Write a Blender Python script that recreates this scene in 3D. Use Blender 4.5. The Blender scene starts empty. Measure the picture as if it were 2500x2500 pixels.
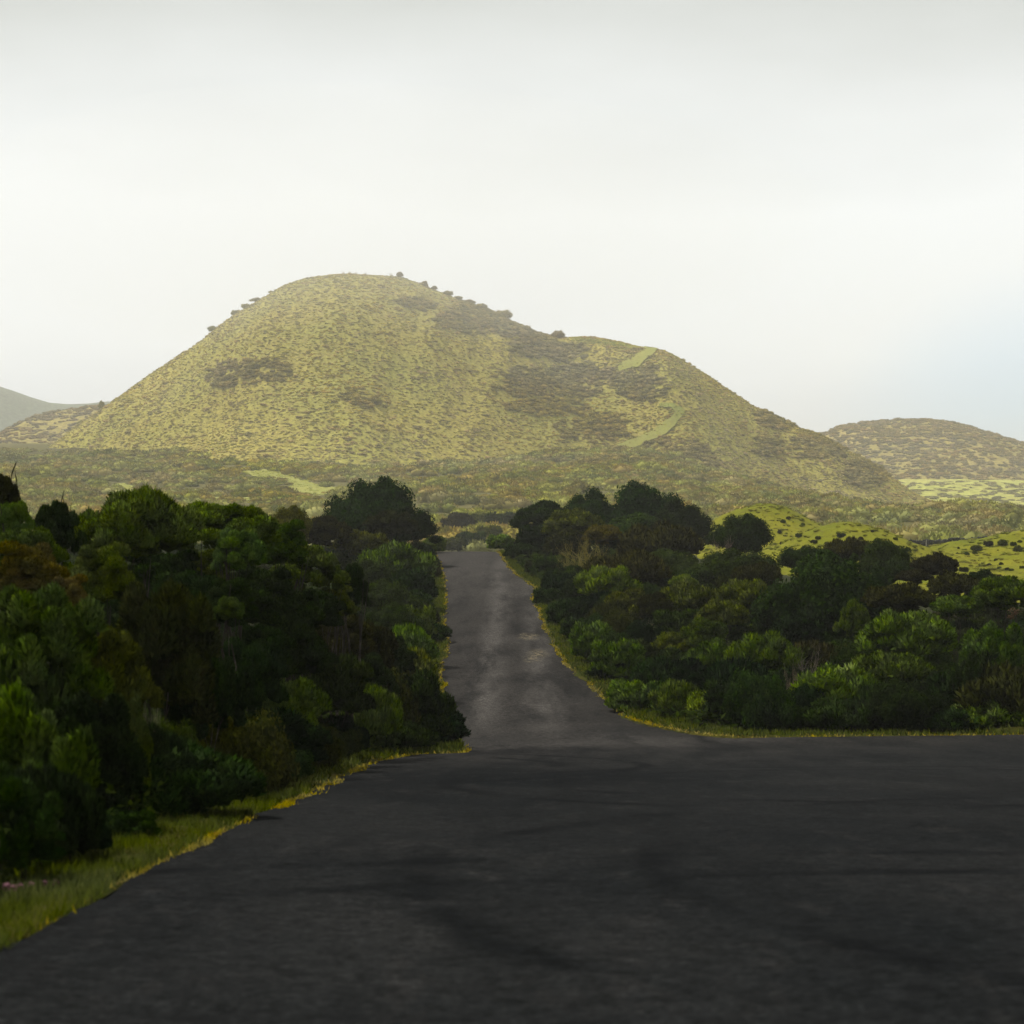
import bpy, bmesh, math, random
import numpy as np

# ------------------------------------------------------------------ camera, sky, sun, exposure
S = bpy.context.scene
COL = S.collection
EYE = 1.65                      # eye height above the asphalt
FPX = 5000.0                    # focal length in photo pixels (50 mm on 25 mm)
cam_d = bpy.data.cameras.new('camera')
cam = bpy.data.objects.new('camera', cam_d); COL.objects.link(cam)
cam.location = (0, 0, EYE); cam.rotation_euler = (math.radians(90), 0, 0)
cam_d.sensor_width = 25.0; cam_d.lens = 50.0
cam_d.clip_start = 0.1; cam_d.clip_end = 20000
cam_d.dof.use_dof = True; cam_d.dof.focus_distance = 120.0; cam_d.dof.aperture_fstop = 2.6
S.camera = cam

SUN_EL, SUN_AZ = 58.0, -52.0     # azimuth measured from +Y (view axis), negative = to the left
w = bpy.data.worlds.new('World'); S.world = w; w.use_nodes = True
nt = w.node_tree; nt.nodes.clear()
def N(t, ty, **kw):
    n = t.nodes.new(ty)
    for k, v in kw.items(): setattr(n, k, v)
    return n
out = N(nt, 'ShaderNodeOutputWorld'); bg = N(nt, 'ShaderNodeBackground'); bg.inputs[1].default_value = 0.10
sky = N(nt, 'ShaderNodeTexSky', sky_type='NISHITA', sun_disc=False)
sky.sun_elevation = math.radians(SUN_EL); sky.sun_rotation = math.radians(SUN_AZ)
tc = N(nt, 'ShaderNodeTexCoord'); sep = N(nt, 'ShaderNodeSeparateXYZ')
nt.links.new(tc.outputs['Generated'], sep.inputs[0])
mp = N(nt, 'ShaderNodeMapping'); mp.inputs['Scale'].default_value = (1.0, 1.0, 3.2); mp.inputs['Location'].default_value = (0.35, 0.1, 0.2)
nt.links.new(tc.outputs['Generated'], mp.inputs[0])
nz = N(nt, 'ShaderNodeTexNoise'); nz.inputs['Scale'].default_value = 3.2; nz.inputs['Detail'].default_value = 4; nz.inputs['Roughness'].default_value = .5
nt.links.new(mp.outputs[0], nz.inputs['Vector'])
ma = N(nt, 'ShaderNodeMath', operation='MULTIPLY_ADD'); ma.inputs[1].default_value = 0.11; ma.inputs[2].default_value = -0.055
nt.links.new(nz.outputs['Fac'], ma.inputs[0])
ad = N(nt, 'ShaderNodeMath', operation='ADD'); nt.links.new(sep.outputs[2], ad.inputs[0]); nt.links.new(ma.outputs[0], ad.inputs[1])
rp = N(nt, 'ShaderNodeValToRGB'); cr = rp.color_ramp
stops = [(0.0, (.74, .78, .84)), (.05, (.82, .855, .895)), (.085, (.93, .955, .955)), (.145, (.955, .98, .975)),
         (.19, (.80, .825, .815)), (.235, (.635, .66, .635)), (.5, (.54, .56, .545)), (1.0, (.54, .56, .55))]
while len(cr.elements) < len(stops): cr.elements.new(.5)
for e, (p, c) in zip(cr.elements, stops): e.position = p; e.color = (*c, 1)
nt.links.new(ad.outputs[0], rp.inputs[0])
sc10 = N(nt, 'ShaderNodeVectorMath', operation='SCALE'); sc10.inputs['Scale'].default_value = 6.75
nt.links.new(rp.outputs[0], sc10.inputs[0])
# thin veil of cloud over blue sky: it wears through low on the right
vd = N(nt, 'ShaderNodeVectorMath', operation='DOT_PRODUCT'); nrm = N(nt, 'ShaderNodeVectorMath', operation='NORMALIZE')
nt.links.new(tc.outputs['Generated'], nrm.inputs[0]); nt.links.new(nrm.outputs[0], vd.inputs[0])
_g = np.array([math.sin(math.radians(15)), math.cos(math.radians(15)), math.sin(math.radians(-1.0))]); vd.inputs[1].default_value = tuple(_g / np.linalg.norm(_g))
gp = N(nt, 'ShaderNodeMapRange', interpolation_type='SMOOTHSTEP'); gp.inputs[1].default_value = .990; gp.inputs[2].default_value = .9996; gp.inputs[3].default_value = 0; gp.inputs[4].default_value = .8
nt.links.new(vd.outputs['Value'], gp.inputs[0])
gap = N(nt, 'ShaderNodeMath', operation='MULTIPLY'); nt.links.new(gp.outputs[0], gap.inputs[0])
gn_ = N(nt, 'ShaderNodeMapRange'); gn_.inputs[1].default_value = .3; gn_.inputs[2].default_value = .6; gn_.inputs[3].default_value = .5; gn_.inputs[4].default_value = 1
nt.links.new(nz.outputs['Fac'], gn_.inputs[0]); nt.links.new(gn_.outputs[0], gap.inputs[1])
mixw = N(nt, 'ShaderNodeMix', data_type='RGBA'); nt.links.new(gap.outputs[0], mixw.inputs['Factor'])
skg = N(nt, 'ShaderNodeVectorMath', operation='SCALE'); skg.inputs['Scale'].default_value = 1.0
nt.links.new(sky.outputs[0], skg.inputs[0])
nt.links.new(sc10.outputs[0], mixw.inputs['A']); skb = N(nt, 'ShaderNodeMix', data_type='RGBA'); skb.inputs['Factor'].default_value = .8; skb.inputs['B'].default_value = (3.5, 5.2, 6.9, 1)
nt.links.new(skg.outputs[0], skb.inputs['A']); nt.links.new(skb.outputs['Result'], mixw.inputs['B'])
nt.links.new(mixw.outputs['Result'], bg.inputs[0]); nt.links.new(bg.outputs[0], out.inputs[0])

sd = bpy.data.lights.new('sun', 'SUN'); sd.energy = 2.5; sd.angle = math.radians(7); sd.color = (1, .96, .89)
sun = bpy.data.objects.new('sun', sd); COL.objects.link(sun)
sun.rotation_euler = (math.radians(90 - SUN_EL), 0, math.radians(180 - SUN_AZ))
sun.location = (-40, 30, 80)
S.view_settings.view_transform = 'Standard'; S.view_settings.look = 'None'
S.view_settings.exposure = 0.65; S.view_settings.gamma = 1.0; S.view_settings.use_curve_mapping = False
S.render.engine = 'CYCLES'
S.cycles.use_denoising = True; S.cycles.max_bounces = 6; S.cycles.diffuse_bounces = 3; S.cycles.glossy_bounces = 2
S.cycles.transmission_bounces = 3; S.cycles.volume_bounces = 1; S.cycles.transparent_max_bounces = 24
S.cycles.caustics_reflective = False; S.cycles.caustics_refractive = False; S.cycles.sample_clamp_indirect = 4
S.render.use_persistent_data = False

rng = np.random.default_rng(7)
random.seed(7)

# ------------------------------------------------------------------ helpers
def sstep(a, b, x):
    t = np.clip((np.asarray(x, float) - a) / (b - a), 0, 1); return t * t * (3 - 2 * t)
def smooth_table(pts, x0, x1, step, sig):
    xs = np.arange(x0, x1, step); p = np.array(pts, float)
    ys = np.interp(xs, p[:, 0], p[:, 1])
    k = np.exp(-0.5 * (np.arange(-4 * sig, 4 * sig + step, step) / sig) ** 2); k /= k.sum()
    pad = len(k) // 2
    yp = np.concatenate([ys[0] + (np.arange(-pad, 0)) * (ys[1] - ys[0]), ys, ys[-1] + np.arange(1, pad + 1) * (ys[-1] - ys[-2])])
    return xs, np.convolve(yp, k, 'valid')[:len(xs)]
_wv = np.random.default_rng(3)
_WK = [(_wv.normal(0, 1, 2), _wv.uniform(0, 6.28)) for _ in range(24)]
def wav(x, y, L, o=0):          # smooth pseudo-noise in -1..1, feature size L
    s = 0
    for i in range(6):
        k, p = _WK[(i + o * 6) % 24]; k = k / np.linalg.norm(k) * (0.7 + .22 * i)
        s = s + np.sin((k[0] * x + k[1] * y) * 6.28 / L / 1.2 + p)
    return s / 3.2
def link(o, parent=None):
    COL.objects.link(o)
    if parent is not None: o.parent = parent
    return o
def tag(o, label=None, cat=None, group=None, kind=None):
    if label: o['label'] = label
    if cat: o['category'] = cat
    if group: o['group'] = group
    if kind: o['kind'] = kind
    return o
def mesh_np(name, V, F, mat, normals=None, rnd=None, smooth=False):
    V = np.ascontiguousarray(V, np.float32); F = np.ascontiguousarray(F, np.int32)
    me = bpy.data.meshes.new(name); m, k = F.shape
    me.vertices.add(len(V)); me.vertices.foreach_set('co', V.ravel())
    me.loops.add(m * k); me.loops.foreach_set('vertex_index', F.ravel())
    me.polygons.add(m); me.polygons.foreach_set('loop_start', np.arange(0, m * k, k, dtype=np.int32))
    me.polygons.foreach_set('use_smooth', np.full(m, bool(smooth or normals is not None)))
    me.update(calc_edges=True)
    if rnd is not None:
        a = me.attributes.new('rnd', 'FLOAT', 'FACE'); a.data.foreach_set('value', np.ascontiguousarray(rnd, np.float32))
    if normals is not None:
        me.normals_split_custom_set_from_vertices(np.ascontiguousarray(normals, np.float32))
    me.materials.append(mat); return me
def grid_mesh(name, X, Y, Z, mat):
    n, m = X.shape; V = np.stack([X, Y, Z], -1).reshape(-1, 3)
    i = np.arange(n * m).reshape(n, m)
    F = np.stack([i[:-1, :-1], i[:-1, 1:], i[1:, 1:], i[1:, :-1]], -1).reshape(-1, 4)
    return mesh_np(name, V, F, mat, smooth=True)
def unit(v): return v / (np.linalg.norm(v, axis=-1, keepdims=True) + 1e-9)
def px_of(x, y, z): return 1250 + FPX * x / y, 1250 - FPX * (z - EYE) / y
def in_poly(px, py, poly):
    c = np.zeros(np.shape(px), bool); j = len(poly) - 1
    for i in range(len(poly)):
        xi, yi = poly[i]; xj, yj = poly[j]
        t = ((yi > py) != (yj > py)) & (px < (xj - xi) * (py - yi) / (yj - yi + 1e-9) + xi); c ^= t; j = i
    return c

# ------------------------------------------------------------------ materials
def new_mat(name):
    m = bpy.data.materials.new(name); m.use_nodes = True; t = m.node_tree; t.nodes.clear()
    return m, t, N(t, 'ShaderNodeOutputMaterial')
def noise(t, scale, detail=4, rough=.55, vec=None, dist=0):
    n = N(t, 'ShaderNodeTexNoise'); n.inputs['Scale'].default_value = scale; n.inputs['Detail'].default_value = detail
    n.inputs['Roughness'].default_value = rough; n.inputs['Distortion'].default_value = dist
    if vec is not None: t.links.new(vec, n.inputs['Vector'])
    return n.outputs['Fac']
def ramp(t, fac, stops):
    r = N(t, 'ShaderNodeValToRGB'); e = r.color_ramp.elements
    while len(e) < len(stops): e.new(.5)
    for el, (p, c) in zip(e, stops): el.position = p; el.color = (*c, 1) if len(c) == 3 else c
    t.links.new(fac, r.inputs[0]); return r.outputs[0]
def mixc(t, f, a, b, mode='MIX'):
    m = N(t, 'ShaderNodeMix', data_type='RGBA', blend_type=mode)
    for s, v in (('Factor', f), ('A', a), ('B', b)):
        if isinstance(v, (int, float)): m.inputs[s].default_value = v
        elif isinstance(v, tuple): m.inputs[s].default_value = (*v, 1)
        else: t.links.new(v, m.inputs[s])
    return m.outputs['Result']
def mathn(t, op, a, b=None, clamp=False):
    m = N(t, 'ShaderNodeMath', operation=op, use_clamp=clamp)
    for i, v in enumerate((a, b)):
        if v is None: continue
        if isinstance(v, (int, float)): m.inputs[i].default_value = v
        else: t.links.new(v, m.inputs[i])
    return m.outputs[0]
def mrange(t, v, a, b, c=0.0, d=1.0):
    m = N(t, 'ShaderNodeMapRange'); t.links.new(v, m.inputs[0])
    for i, q in enumerate((a, b, c, d)): m.inputs[i + 1].default_value = q
    return m.outputs[0]
def position(t): return N(t, 'ShaderNodeNewGeometry').outputs['Position']
def mapping(t, vec, scale=(1, 1, 1), rot=(0, 0, 0), loc=(0, 0, 0)):
    m = N(t, 'ShaderNodeMapping'); t.links.new(vec, m.inputs[0])
    m.inputs['Scale'].default_value = scale; m.inputs['Rotation'].default_value = rot; m.inputs['Location'].default_value = loc
    return m.outputs[0]
def bumpn(t, h, strength, dist):
    b = N(t, 'ShaderNodeBump'); b.inputs['Strength'].default_value = strength; b.inputs['Distance'].default_value = dist
    t.links.new(h, b.inputs['Height']); return b.outputs[0]
def principled(t, out, col, rough=.8, spec=.3, normal=None):
    p = N(t, 'ShaderNodeBsdfPrincipled')
    if isinstance(col, tuple): p.inputs['Base Color'].default_value = (*col, 1)
    else: t.links.new(col, p.inputs['Base Color'])
    if isinstance(rough, (int, float)): p.inputs['Roughness'].default_value = rough
    else: t.links.new(rough, p.inputs['Roughness'])
    p.inputs['Specular IOR Level'].default_value = spec
    if normal is not None: t.links.new(normal, p.inputs['Normal'])
    t.links.new(p.outputs[0], out.inputs[0]); return p

def leaf_mat(name, trans=.22, gloss=.0, vary=.5, nscale=6.0, cold=None, inst=False):
    m, t, o = new_mat(name)
    if cold is None: c = N(t, 'ShaderNodeObjectInfo').outputs['Color']
    else: c = N(t, 'ShaderNodeRGB'); c.outputs[0].default_value = (*cold, 1); c = c.outputs[0]
    a = N(t, 'ShaderNodeObjectInfo').outputs['Random'] if inst else N(t, 'ShaderNodeAttribute', attribute_name='rnd').outputs['Fac']
    hsv = N(t, 'ShaderNodeHueSaturation')
    t.links.new(c, hsv.inputs['Color'])
    t.links.new(mrange(t, a, 0, 1, 1 - vary, 1 + vary), hsv.inputs['Value'])
    ps = position(t)
    n = noise(t, nscale, 3, .6, ps)
    t.links.new(mathn(t, 'ADD', mrange(t, n, .3, .7, .488, .514), mrange(t, a, 0, 1, .012, -.010)), hsv.inputs['Hue'])
    t.links.new(mrange(t, noise(t, nscale * .35, 2, .5, ps), .3, .7, .8, 1.15), hsv.inputs['Saturation'])
    d = N(t, 'ShaderNodeBsdfDiffuse'); tr = N(t, 'ShaderNodeBsdfTranslucent'); mx = N(t, 'ShaderNodeMixShader'); mx.inputs[0].default_value = trans
    t.links.new(hsv.outputs[0], d.inputs[0]); t.links.new(hsv.outputs[0], tr.inputs[0])
    t.links.new(d.outputs[0], mx.inputs[1]); t.links.new(tr.outputs[0], mx.inputs[2]); fin = mx.outputs[0]
    if gloss > 0:
        g = N(t, 'ShaderNodeBsdfGlossy'); g.inputs['Roughness'].default_value = .45; g.inputs['Color'].default_value = (.8, .85, .8, 1)
        m2 = N(t, 'ShaderNodeMixShader'); m2.inputs[0].default_value = gloss
        t.links.new(fin, m2.inputs[1]); t.links.new(g.outputs[0], m2.inputs[2]); fin = m2.outputs[0]
    t.links.new(fin, o.inputs[0]); return m
M_HEATH = leaf_mat('heather_foliage', .12, 0, .5, 5)
M_LEAF = leaf_mat('broad_leaf', .2, 0, .55, 4)
M_TWIG = leaf_mat('twig_bark', .0, 0, .35, 8)
M_SCRUB = leaf_mat('hill_scrub', .1, 0, .4, .05, inst=True)
M_GRASS = leaf_mat('grass_blade', .3, 0, .45, 3)

def bark_mat():
    m, t, o = new_mat('bark'); p = position(t)
    c = ramp(t, noise(t, 14, 5, .6, mapping(t, p, (1, 1, .25))), [(.3, (.014, .012, .008)), (.58, (.038, .031, .022)), (.78, (.17, .15, .12))])
    principled(t, o, c, .9, .1); return m
M_BARK = bark_mat()

def asphalt_mat():
    m, t, o = new_mat('worn_asphalt'); p = position(t); sx = N(t, 'ShaderNodeSeparateXYZ'); t.links.new(p, sx.inputs[0])
    big = noise(t, .22, 4, .55, mapping(t, p, (1, .6, 1), (0, 0, .25), (3.7, 7, 0)), .3)
    mid = noise(t, .8, 5, .62, mapping(t, p, (1.1, .16, 1), (0, 0, -.04), (3.7, 0, 0)), .3)
    sm = noise(t, 3.2, 4, .65, mapping(t, p, (1, .25, 1)))
    fine = noise(t, 30, 3, .7, p); grit = noise(t, 150, 2, .7, p)
    jn = ramp(t, big, [(.30, (.0058, .0068, .0074)), (.70, (.0165, .0167, .0162))])
    ln = ramp(t, big, [(.30, (.020, .0186, .0172)), (.70, (.038, .0345, .031))])
    # the newer surface of the lane starts at a ragged edge inside the junction
    ed = mathn(t, 'ADD', mathn(t, 'MULTIPLY', sx.outputs[0], -1.05), mathn(t, 'ADD', sx.outputs[1], mathn(t, 'MULTIPLY', mathn(t, 'SUBTRACT', mid, .5), 22)))
    c = mixc(t, mrange(t, ed, 30, 62, 0, 1), jn, ln)
    c = mixc(t, mathn(t, 'MULTIPLY', mrange(t, mathn(t, 'ABSOLUTE', mathn(t, 'SUBTRACT', ed, 50)), .5, 5, .7, 0), mrange(t, big, .35, .6, .3, 1)), c, (.046, .0425, .039))
    c = mixc(t, mrange(t, mid, .36, .52, .55, 0), c, (.0065, .007, .0072))
    c = mixc(t, mrange(t, sm, .55, .72, 0, .35), c, (.030, .0285, .027))
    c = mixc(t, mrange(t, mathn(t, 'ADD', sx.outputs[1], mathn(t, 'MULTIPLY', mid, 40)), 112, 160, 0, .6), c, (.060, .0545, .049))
    # tyre marks: dark curved traces where cars turn, and along the lane
    am = noise(t, .5, 4, .65, mapping(t, p, loc=(5, 3, 0)))
    for (ax, ay, R_) in ((10.5, 13.0, 9.6), (10.5, 13.0, 11.1), (-10.0, 36.0, 10.8), (-10.0, 36.0, 12.3), (7.0, 27.0, 6.4), (7.0, 27.0, 7.9), (3.0, 4.0, 9.0), (3.0, 4.0, 10.5)):
        v = N(t, 'ShaderNodeVectorMath', operation='SUBTRACT'); t.links.new(p, v.inputs[0]); v.inputs[1].default_value = (ax, ay, 0)
        s2 = N(t, 'ShaderNodeVectorMath', operation='MULTIPLY'); t.links.new(v.outputs[0], s2.inputs[0]); s2.inputs[1].default_value = (1, 1, 0)
        le = N(t, 'ShaderNodeVectorMath', operation='LENGTH'); t.links.new(s2.outputs[0], le.inputs[0])
        dd = mathn(t, 'ABSOLUTE', mathn(t, 'SUBTRACT', mathn(t, 'ADD', le.outputs['Value'], mathn(t, 'MULTIPLY', mathn(t, 'SUBTRACT', sm, .5), .25)), R_))
        c = mixc(t, mathn(t, 'MULTIPLY', mrange(t, dd, .06, .26, 1, 0), mrange(t, am, .42, .56, 0, .9)), c, (.0045, .005, .0054))
    x2 = mathn(t, 'ADD', sx.outputs[0], mathn(t, 'MULTIPLY', mathn(t, 'SUBTRACT', sx.outputs[1], 60), -.004))
    lane = mrange(t, sx.outputs[1], 50, 62, 0, 1)
    for cx in (-.9, 1.0):
        d = mathn(t, 'ABSOLUTE', mathn(t, 'SUBTRACT', x2, cx))
        c = mixc(t, mathn(t, 'MULTIPLY', lane, mathn(t, 'MULTIPLY', mrange(t, d, .1, .8, .6, 0), mrange(t, mid, .38, .58, .2, 1))), c, (.082, .075, .068))
    for (px_, py_, r_, k_) in ((.72, 88.0, .6, .4), (1.05, 81.5, .55, .35), (.78, 79.5, .45, .3)):
        v = N(t, 'ShaderNodeVectorMath', operation='SUBTRACT'); t.links.new(p, v.inputs[0]); v.inputs[1].default_value = (px_, py_, 0)
        s2 = N(t, 'ShaderNodeVectorMath', operation='MULTIPLY'); t.links.new(v.outputs[0], s2.inputs[0]); s2.inputs[1].default_value = (1, k_ * .8, 0)
        le = N(t, 'ShaderNodeVectorMath', operation='LENGTH'); t.links.new(s2.outputs[0], le.inputs[0])
        mk = mathn(t, 'MULTIPLY', mrange(t, le.outputs['Value'], r_ * .1, r_, 1, 0), mrange(t, noise(t, 4.5, 4, .7, mapping(t, p, (1, .8, 1))), .47, .60, 0, .9))
        c = mixc(t, mk, c, (.17, .14, .085))
    g1 = mathn(t, 'MULTIPLY', mrange(t, noise(t, 7, 4, .75, p), .32, .68, .55, 1.45), mrange(t, noise(t, 22, 3, .8, p), .32, .68, .5, 1.5))
    vs = N(t, 'ShaderNodeVectorMath', operation='SCALE'); t.links.new(c, vs.inputs[0]); t.links.new(g1, vs.inputs['Scale']); c = vs.outputs[0]
    c = mixc(t, .7, c, ramp(t, fine, [(.3, (.25, .25, .25)), (.7, (.75, .75, .75))]), 'OVERLAY')
    c = mixc(t, .9, c, ramp(t, grit, [(.3, (.1, .1, .1)), (.7, (.9, .9, .9))]), 'OVERLAY')
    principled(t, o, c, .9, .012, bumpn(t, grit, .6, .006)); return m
M_ASPH = M_LANE = asphalt_mat()

def ground_mat():
    m, t, o = new_mat('scrub_soil'); p = position(t)
    a = noise(t, .6, 6, .65, p); b = noise(t, .02, 4, .5, p)
    c = ramp(t, a, [(.3, (.010, .011, .004)), (.5, (.020, .024, .006)), (.7, (.034, .034, .010))])
    far = ramp(t, b, [(.35, (.085, .080, .024)), (.6, (.125, .11, .034))])
    sx = N(t, 'ShaderNodeSeparateXYZ'); t.links.new(p, sx.inputs[0])
    c = mixc(t, mrange(t, sx.outputs[1], 290, 430), c, far)
    principled(t, o, c, .95, .05, bumpn(t, a, .6, .2)); return m
M_GROUND = ground_mat()
def hill_mat(name, grass, dry, brown, sc=1.0):
    m, t, o = new_mat(name); p = position(t)
    a = noise(t, .020 * sc, 5, .6, p); b = noise(t, .16 * sc, 5, .65, mapping(t, p, (1, 1, 1.5))); f = noise(t, .7 * sc, 3, .7, p)
    c = mixc(t, mrange(t, a, .36, .64), grass, dry)
    c = mixc(t, mrange(t, b, .50, .68, 0, .75), c, brown)
    c = mixc(t, .8, c, ramp(t, f, [(.3, (.2, .2, .2)), (.7, (.75, .75, .75))]), 'OVERLAY')
    principled(t, o, c, .95, .03, bumpn(t, b, .5, 1.0)); return m
M_HILL = hill_mat('hill_grass', (.31, .285, .06), (.36, .30, .065), (.27, .21, .06))
M_HILLR = hill_mat('right_hill_grass', (.30, .25, .065), (.36, .28, .08), (.24, .17, .065), .6)
M_HILLG = hill_mat('haze_grey_hill_grass', (.13, .15, .10), (.16, .17, .12), (.11, .12, .09), .3)  # distance haze put into the colour: grass of the far hill greyed
M_HILLF = hill_mat('pale_field_grass', (.36, .37, .08), (.42, .40, .095), (.28, .24, .07), .35)
def meadow_mat(name, c1, c2, c3, sc):
    m, t, o = new_mat(name); p = position(t)
    a = noise(t, .09 * sc, 4, .6, p); b = noise(t, .9 * sc, 5, .7, mapping(t, p, (1, .6, 1))); f = noise(t, 4 * sc, 3, .7, p)
    c = mixc(t, mrange(t, a, .35, .62), c1, c2); c = mixc(t, mrange(t, b, .48, .66, 0, .7), c, c3)
    c = mixc(t, .5, c, ramp(t, f, [(.3, (.33, .33, .33)), (.7, (.66, .66, .66))]), 'OVERLAY')
    principled(t, o, c, .95, .04, bumpn(t, b, .5, .25)); return m
M_MEADOW = meadow_mat('pasture_grass', (.125, .14, .008), (.195, .185, .012), (.10, .095, .010), 1)
M_PALE = meadow_mat('pale_meadow_grass', (.27, .28, .065), (.33, .32, .08), (.22, .20, .05), .8)
M_TRACK = meadow_mat('track_grass', (.25, .27, .055), (.30, .29, .065), (.21, .18, .045), .6)
M_VERGE = meadow_mat('verge_turf', (.035, .042, .006), (.065, .055, .007), (.028, .026, .006), 6)
def stone_mat():
    m, t, o = new_mat('dark_basalt'); p = position(t)
    c = ramp(t, noise(t, 2.2, 4, .6, p), [(.35, (.018, .018, .017)), (.65, (.05, .048, .042)), (.8, (.13, .125, .10))])
    principled(t, o, c, .9, .2); return m
M_STONE = stone_mat()
def flat_mat(name, col, r=.8):
    m, t, o = new_mat(name); c = mixc(t, .5, col, ramp(t, noise(t, 30, 3, .6, position(t)), [(.3, (.35,) * 3), (.7, (.65,) * 3)]), 'OVERLAY'); principled(t, o, c, r, .2); return m
M_PINK = flat_mat('pink_petal', (.22, .09, .12)); M_RED = flat_mat('orange_red_leaf', (.085, .045, .018)); M_WOODG = flat_mat('weathered_post', (.28, .26, .23))

# ------------------------------------------------------------------ terrain functions (heights in eye space + EYE)
PX, PZ = smooth_table([(-40, -.9), (0, -1.65), (6, -1.78), (15, -2.5), (25, -3.45), (35, -4.4), (45, -5.33), (52, -5.88), (60, -6.06), (70, -6.0), (80, -5.72),
                       (90, -5.3), (100, -4.88), (124, -3.95), (140, -3.3), (149, -2.94), (153, -2.96), (162, -3.3), (180, -4.4), (210, -6.6), (250, -8.0), (300, -7.2),
                       (350, -5.6), (400, -3.6), (500, .2), (650, 8), (800, 17), (900, 26), (1100, 36), (1500, 46), (3000, 60), (6000, 60)], -40, 6000, .5, 2.0)
def prof(y): return np.interp(y, PX, PZ)
RX, RZ = smooth_table([(-40, -1), (0, -2), (30, -4.2), (52, -5.9), (60, -6.1), (100, -6.1), (150, -5.8), (180, -5.3), (215, -4.7), (260, -4.6), (300, -6.5), (380, -5.5), (500, -2.6), (700, -2.2), (900, -1), (1100, 2),
                       (1300, 9), (1500, 18), (2000, 40), (6000, 60)], -40, 6000, .5, 5.0)
# road edges from their bearings: row -> distance on the lane profile
_d = np.arange(8, 151, .25); _slope = -prof(_d) / _d
def row_d(py): return np.interp(-(np.asarray(py, float) - 1250) / FPX, -_slope, _d)
LE = np.array([(1062, 1351), (1082, 1404), (1087, 1440), (1085, 1512), (1091, 1596), (1075, 1621), (1082, 1693), (1093, 1744), (1118, 1799), (1143, 1842)], float)
RE = np.array([(1217, 1346), (1240, 1382), (1269, 1411), (1312, 1440), (1296, 1462), (1320, 1505), (1345, 1567), (1392, 1632), (1439, 1675), (1486, 1719), (1526, 1755), (1590, 1775), (1660, 1790), (1740, 1800), (1830, 1806), (1930, 1808)], float)
def edge(E):
    d = row_d(E[:, 1]); x = (E[:, 0] - 1250) / FPX * d; o = np.argsort(d); return d[o], x[o]
ld, lx = edge(LE); rd, rx = edge(RE)
ld = np.concatenate([[-40, 8, 30, 38, 42.5], ld, [170, 400]]); lx = np.concatenate([[-2.2, -2.32, -2.42, -2.5, -2.05], lx, [lx[-1] - .1, lx[-1] - .5]])
o = np.argsort(ld); ld, lx = ld[o], lx[o]
def xl(y): return np.interp(y, ld, lx)
def xr_lane(y): return np.interp(y, np.concatenate([rd, [170, 400]]), np.concatenate([rx, [rx[-1] + .1, rx[-1] - .3]]))
def jfar(x): return np.interp(x, [-3, -1.2, 1.5, 4.6, 6.0, 7.2, 9, 14, 40], [44.5, 45.6, 48.4, 51.6, 52.5, 52.95, 53.3, 53.6, 53.6]) # far rim of the junction
def on_road(x, y, m=0.0):
    lane = (y > 44) & (y < 175) & (x > xl(y) - m) & (x < xr_lane(y) + m)
    jn = (y < jfar(x) + m) & (x > xl(y) - m)
    return lane | jn
MOUNDS = [(29.5, 240.0, 1.6, 9.0, 16, 5.6), (33.0, 200.0, -1.55, 8.0, 14, 3.6), (56.0, 206.0, -2.1, 12.5, 16, 3.4), (62, 168, -4.4, 22, 12, 1.4), (42, 170, -5.0, 9, 10, .6)]
def mounds(x, y):
    z = 0
    for cx, cy, top, rx_, ry_, h in MOUNDS:
        r2 = ((x - cx) / rx_) ** 2 + ((y - cy) / ry_) ** 2
        z = np.maximum(z, h * np.exp(-1.1 * r2))
    return z
def ground(x, y, raw=False):
    x = np.asarray(x, float); y = np.asarray(y, float)
    c = prof(y); r = np.interp(y, RX, RZ)
    xw = np.where(y < 320, sstep(6, 22, x), sstep(40, 170, x))
    z = c * (1 - xw) + r * xw
    dl = xl(y) - x
    bank = sstep(.5, 3.5, dl) * np.interp(y, [0, 15, 30, 50, 80, 150, 300], [.3, .6, .9, .6, .35, .3, 0])
    z = z + np.where(dl > 0, bank, 0)
    z = z + mounds(x, y) * sstep(110, 150, y) * (y < 330)
    off = np.clip(np.maximum(dl, np.where(y > 54, x - xr_lane(y), 0)) / 5, 0, 1)
    z = z + off * (.22 * wav(x, y, 14) + .10 * wav(x, y, 4, 1)) * (y < 330) + sstep(330, 500, y) * (1.5 * wav(x, y, 120, 2) + .6 * wav(x, y, 40, 1))
    return z + EYE

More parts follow.
